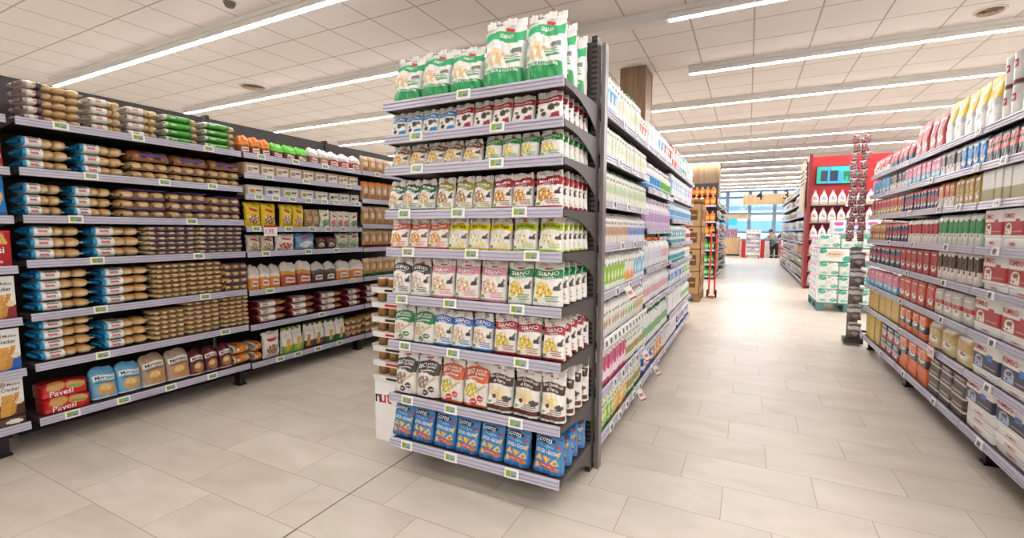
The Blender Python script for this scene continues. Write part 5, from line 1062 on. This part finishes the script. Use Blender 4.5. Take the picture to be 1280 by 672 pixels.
for i in range(9):
    o = dup(PROTO['flw'][0]); o.location = (-3.2+.32*i, 26.75, .991); book(o, 'mauve gift pack', 'gift pack', 'pale wooden counter', 0, i)
for (x, lab) in ((-.13, 'left'), (.62, 'middle'), (1.5, 'right')):
    t = tag(empty('checkout_counter', (x, 25.4, 0), link=True), f'red checkout counter, {lab} of three, below the numbered sign', 'checkout')
    MB().box(-.12, .12, 0, 1.8, 0, .82).build('red_side', M_RED, t, link=True); MB().box(-.15, .15, -.03, 1.83, .82, .9).build('belt_top', mat('belt_grey', '77797c', .4), t, link=True)
rk = tag(empty('magazine_rack', (.24, 24.9, 0), link=True), 'white tiered magazine rack between the red checkout counters', 'rack')
s = MB()
for x in (-.31, .29): s.box(x, x+.02, -.05, .25, .05, 1.35)
s.box(-.31, .31, .24, .26, .1, 1.35); s.build('frame', M_WHITE, rk, link=True)
for x in (-.27, .27):
    for y in (-.02, .2): MB().tube((x-.012, y, .03), (x+.012, y, .03), .03, 12).build('castor', mat('tyre', '1b1b1b', .8), rk, link=True)
for k in range(6): MB().box(-.29, .29, -.06+.03*k, .24, .15+.2*k, .165+.2*k).build('shelf', M_WHITE, rk, link=True)
for k in range(6):
    for i in range(3):
        c = ['e9e6f0', 'd8c8d8', 'f0ece6', 'a8b0d0', 'e8d8d0'][(k+i*2) % 5]
        o = MB().box(-.08, .08, 0, .02, 0, .15, c).box(-.06, .06, -.001, 0, .1, .13, ['6a5aa0', 'b04a5a', '3a4a7a'][i]).build('magazine', M_CARD, link=True); o.location = (.24-.18+.18*i, 24.9-.03+.03*k, .169+.2*k); o.rotation_euler = (-.12, 0, 0)
        book(o, 'magazine', 'magazine', 'white rack by the checkouts', k+1, i)

# person at the checkout
def person():
    J = {'pel': (0, 0, .62, .14, .12), 'wai': (-.03, -.03, .78, .13, .1), 'che': (-.09, -.08, .98, .16, .11), 'nek': (-.13, -.12, 1.12, .05, .05), 'hd1': (-.15, -.14, 1.2, .075, .085), 'hd2': (-.16, -.15, 1.29, .07, .08),
         'lsh': (-.25, -.06, 1.06, .06, .06), 'lel': (-.3, -.2, .86, .045, .045), 'lwr': (-.22, -.4, .9, .03, .03), 'lha': (-.2, -.46, .91, .03, .02), 'rsh': (.05, -.1, 1.06, .06, .06), 'rel': (.12, -.22, .86, .045, .045), 'rwr': (.05, -.42, .9, .03, .03), 'rha': (.04, -.48, .91, .03, .02),
         'lhp': (-.09, 0, .6, .1, .1), 'lkn': (-.1, -.3, .52, .07, .07), 'lan': (-.1, -.28, .1, .045, .045), 'lto': (-.1, -.42, .05, .045, .035), 'rhp': (.09, 0, .6, .1, .1), 'rkn': (.12, -.28, .5, .07, .07), 'ran': (.12, -.25, .1, .045, .045), 'rto': (.12, -.39, .05, .045, .035)}
    Ed = [('pel', 'wai'), ('wai', 'che'), ('che', 'nek'), ('nek', 'hd1'), ('hd1', 'hd2'), ('che', 'lsh'), ('lsh', 'lel'), ('lel', 'lwr'), ('lwr', 'lha'), ('che', 'rsh'), ('rsh', 'rel'), ('rel', 'rwr'), ('rwr', 'rha'), ('pel', 'lhp'), ('lhp', 'lkn'), ('lkn', 'lan'), ('lan', 'lto'), ('pel', 'rhp'), ('rhp', 'rkn'), ('rkn', 'ran'), ('ran', 'rto')]
    def skin(name, names, m, grow=0, parent=None):
        idx = {n: i for i, n in enumerate(names)}; me = bpy.data.meshes.new(name)
        me.from_pydata([J[n][:3] for n in names], [(idx[a], idx[b]) for a, b in Ed if a in idx and b in idx], [])
        o = bpy.data.objects.new(name, me); sc.collection.objects.link(o); sk = o.modifiers.new('s', 'SKIN'); o.modifiers.new('u', 'SUBSURF').levels = 1
        if not me.skin_vertices: me.skin_vertices.new() if hasattr(me.skin_vertices, 'new') else None
        for n, i in idx.items():
            me.skin_vertices[0].data[i].radius = (J[n][3]+grow, J[n][4]+grow); me.skin_vertices[0].data[i].use_root = (i == 0)
        me.materials.append(m); o.modifiers['u'].render_levels = 1
        if parent: o.parent = parent
        return o
    p = skin('person', list(J), mat('skin', 'c99a80', .5))
    skin('trousers', ['pel', 'lhp', 'lkn', 'lan', 'rhp', 'rkn', 'ran'], mat('dark_cloth', '25262c', .8), .012, p)
    skin('shirt', ['wai', 'pel', 'che', 'lsh', 'lel', 'rsh', 'rel'], mat('teal_cloth', '5fa3a8', .8), .012, p)
    h = MB(); h.lathe([(.02, -.11), (.07, -.1), (.095, -.04), (.09, .03), (.05, .08), (.01, .095)], -.155, -.13, 14); hh = h.build('hair', mat('dark_hair', '33241c', .7), p, link=True, smooth=True); hh.location = (0, .015, 1.29)
    f = MB(); f.lathe([(.012, -.01), (.012, .005), (.002, .02)], -.16, -.235, 8, sy=1.3); f.build('nose', mat('skin', 'c99a80', .5), p, link=True, smooth=True).location = (0, 0, 1.25)
    e = MB()
    for x in (-.185, -.135): e.box(x-.01, x+.01, -.226, -.22, 1.268, 1.276)
    e.build('eyes', mat('dark_cloth', '25262c', .8), p, link=True)
    for q, (hx, hy, hz) in enumerate((J['lha'][:3], J['rha'][:3])):
        g = MB()
        for i in range(4): g.tube((hx-.03+.018*i, hy, hz), (hx-.032+.02*i, hy-.07+.008*abs(i-1.5), hz-.015), .008, 6)
        g.tube((hx+(.035 if q == 0 else -.035), hy+.03, hz), (hx+(.055 if q == 0 else -.055), hy-.015, hz-.01), .009, 6); g.build('fingers', mat('skin', 'c99a80', .5), p, link=True)
    for x in (-.1, .12): MB().box(x-.05, x+.05, -.46, -.22, 0, .09).build('shoe', mat('tyre', '1b1b1b', .8), p, link=True)
    p.location = (1.14, 25.9, 0); tag(p, 'person in teal top and dark trousers seated at the checkout', 'person'); 
    st = tag(empty('stool', (1.14, 25.93, 0), link=True), 'dark stool under the seated checkout person', 'stool')
    s = MB(); s.lathe([(.02, .4), (.17, .41), (.18, .46), (.15, .49)], n=16); s.build('seat', M_DARK, st, link=True, smooth=True); MB().tube((0, 0, .03), (0, 0, .41), .025).build('stem', M_STEEL, st, link=True)
    s = MB(); s.lathe([(.2, 0), (.2, .02), (.03, .04)], n=16); s.build('base', M_DARK, st, link=True)
person()

finish_labels()
for k, v in PROTO.items():
    try:
        for c in KIDS.get(v[0].name, []): pass
    except ReferenceError: pass
for o in sc.objects:
    if '_cat' in o: del o['_cat']

print('LONGSET', sorted(LONG))
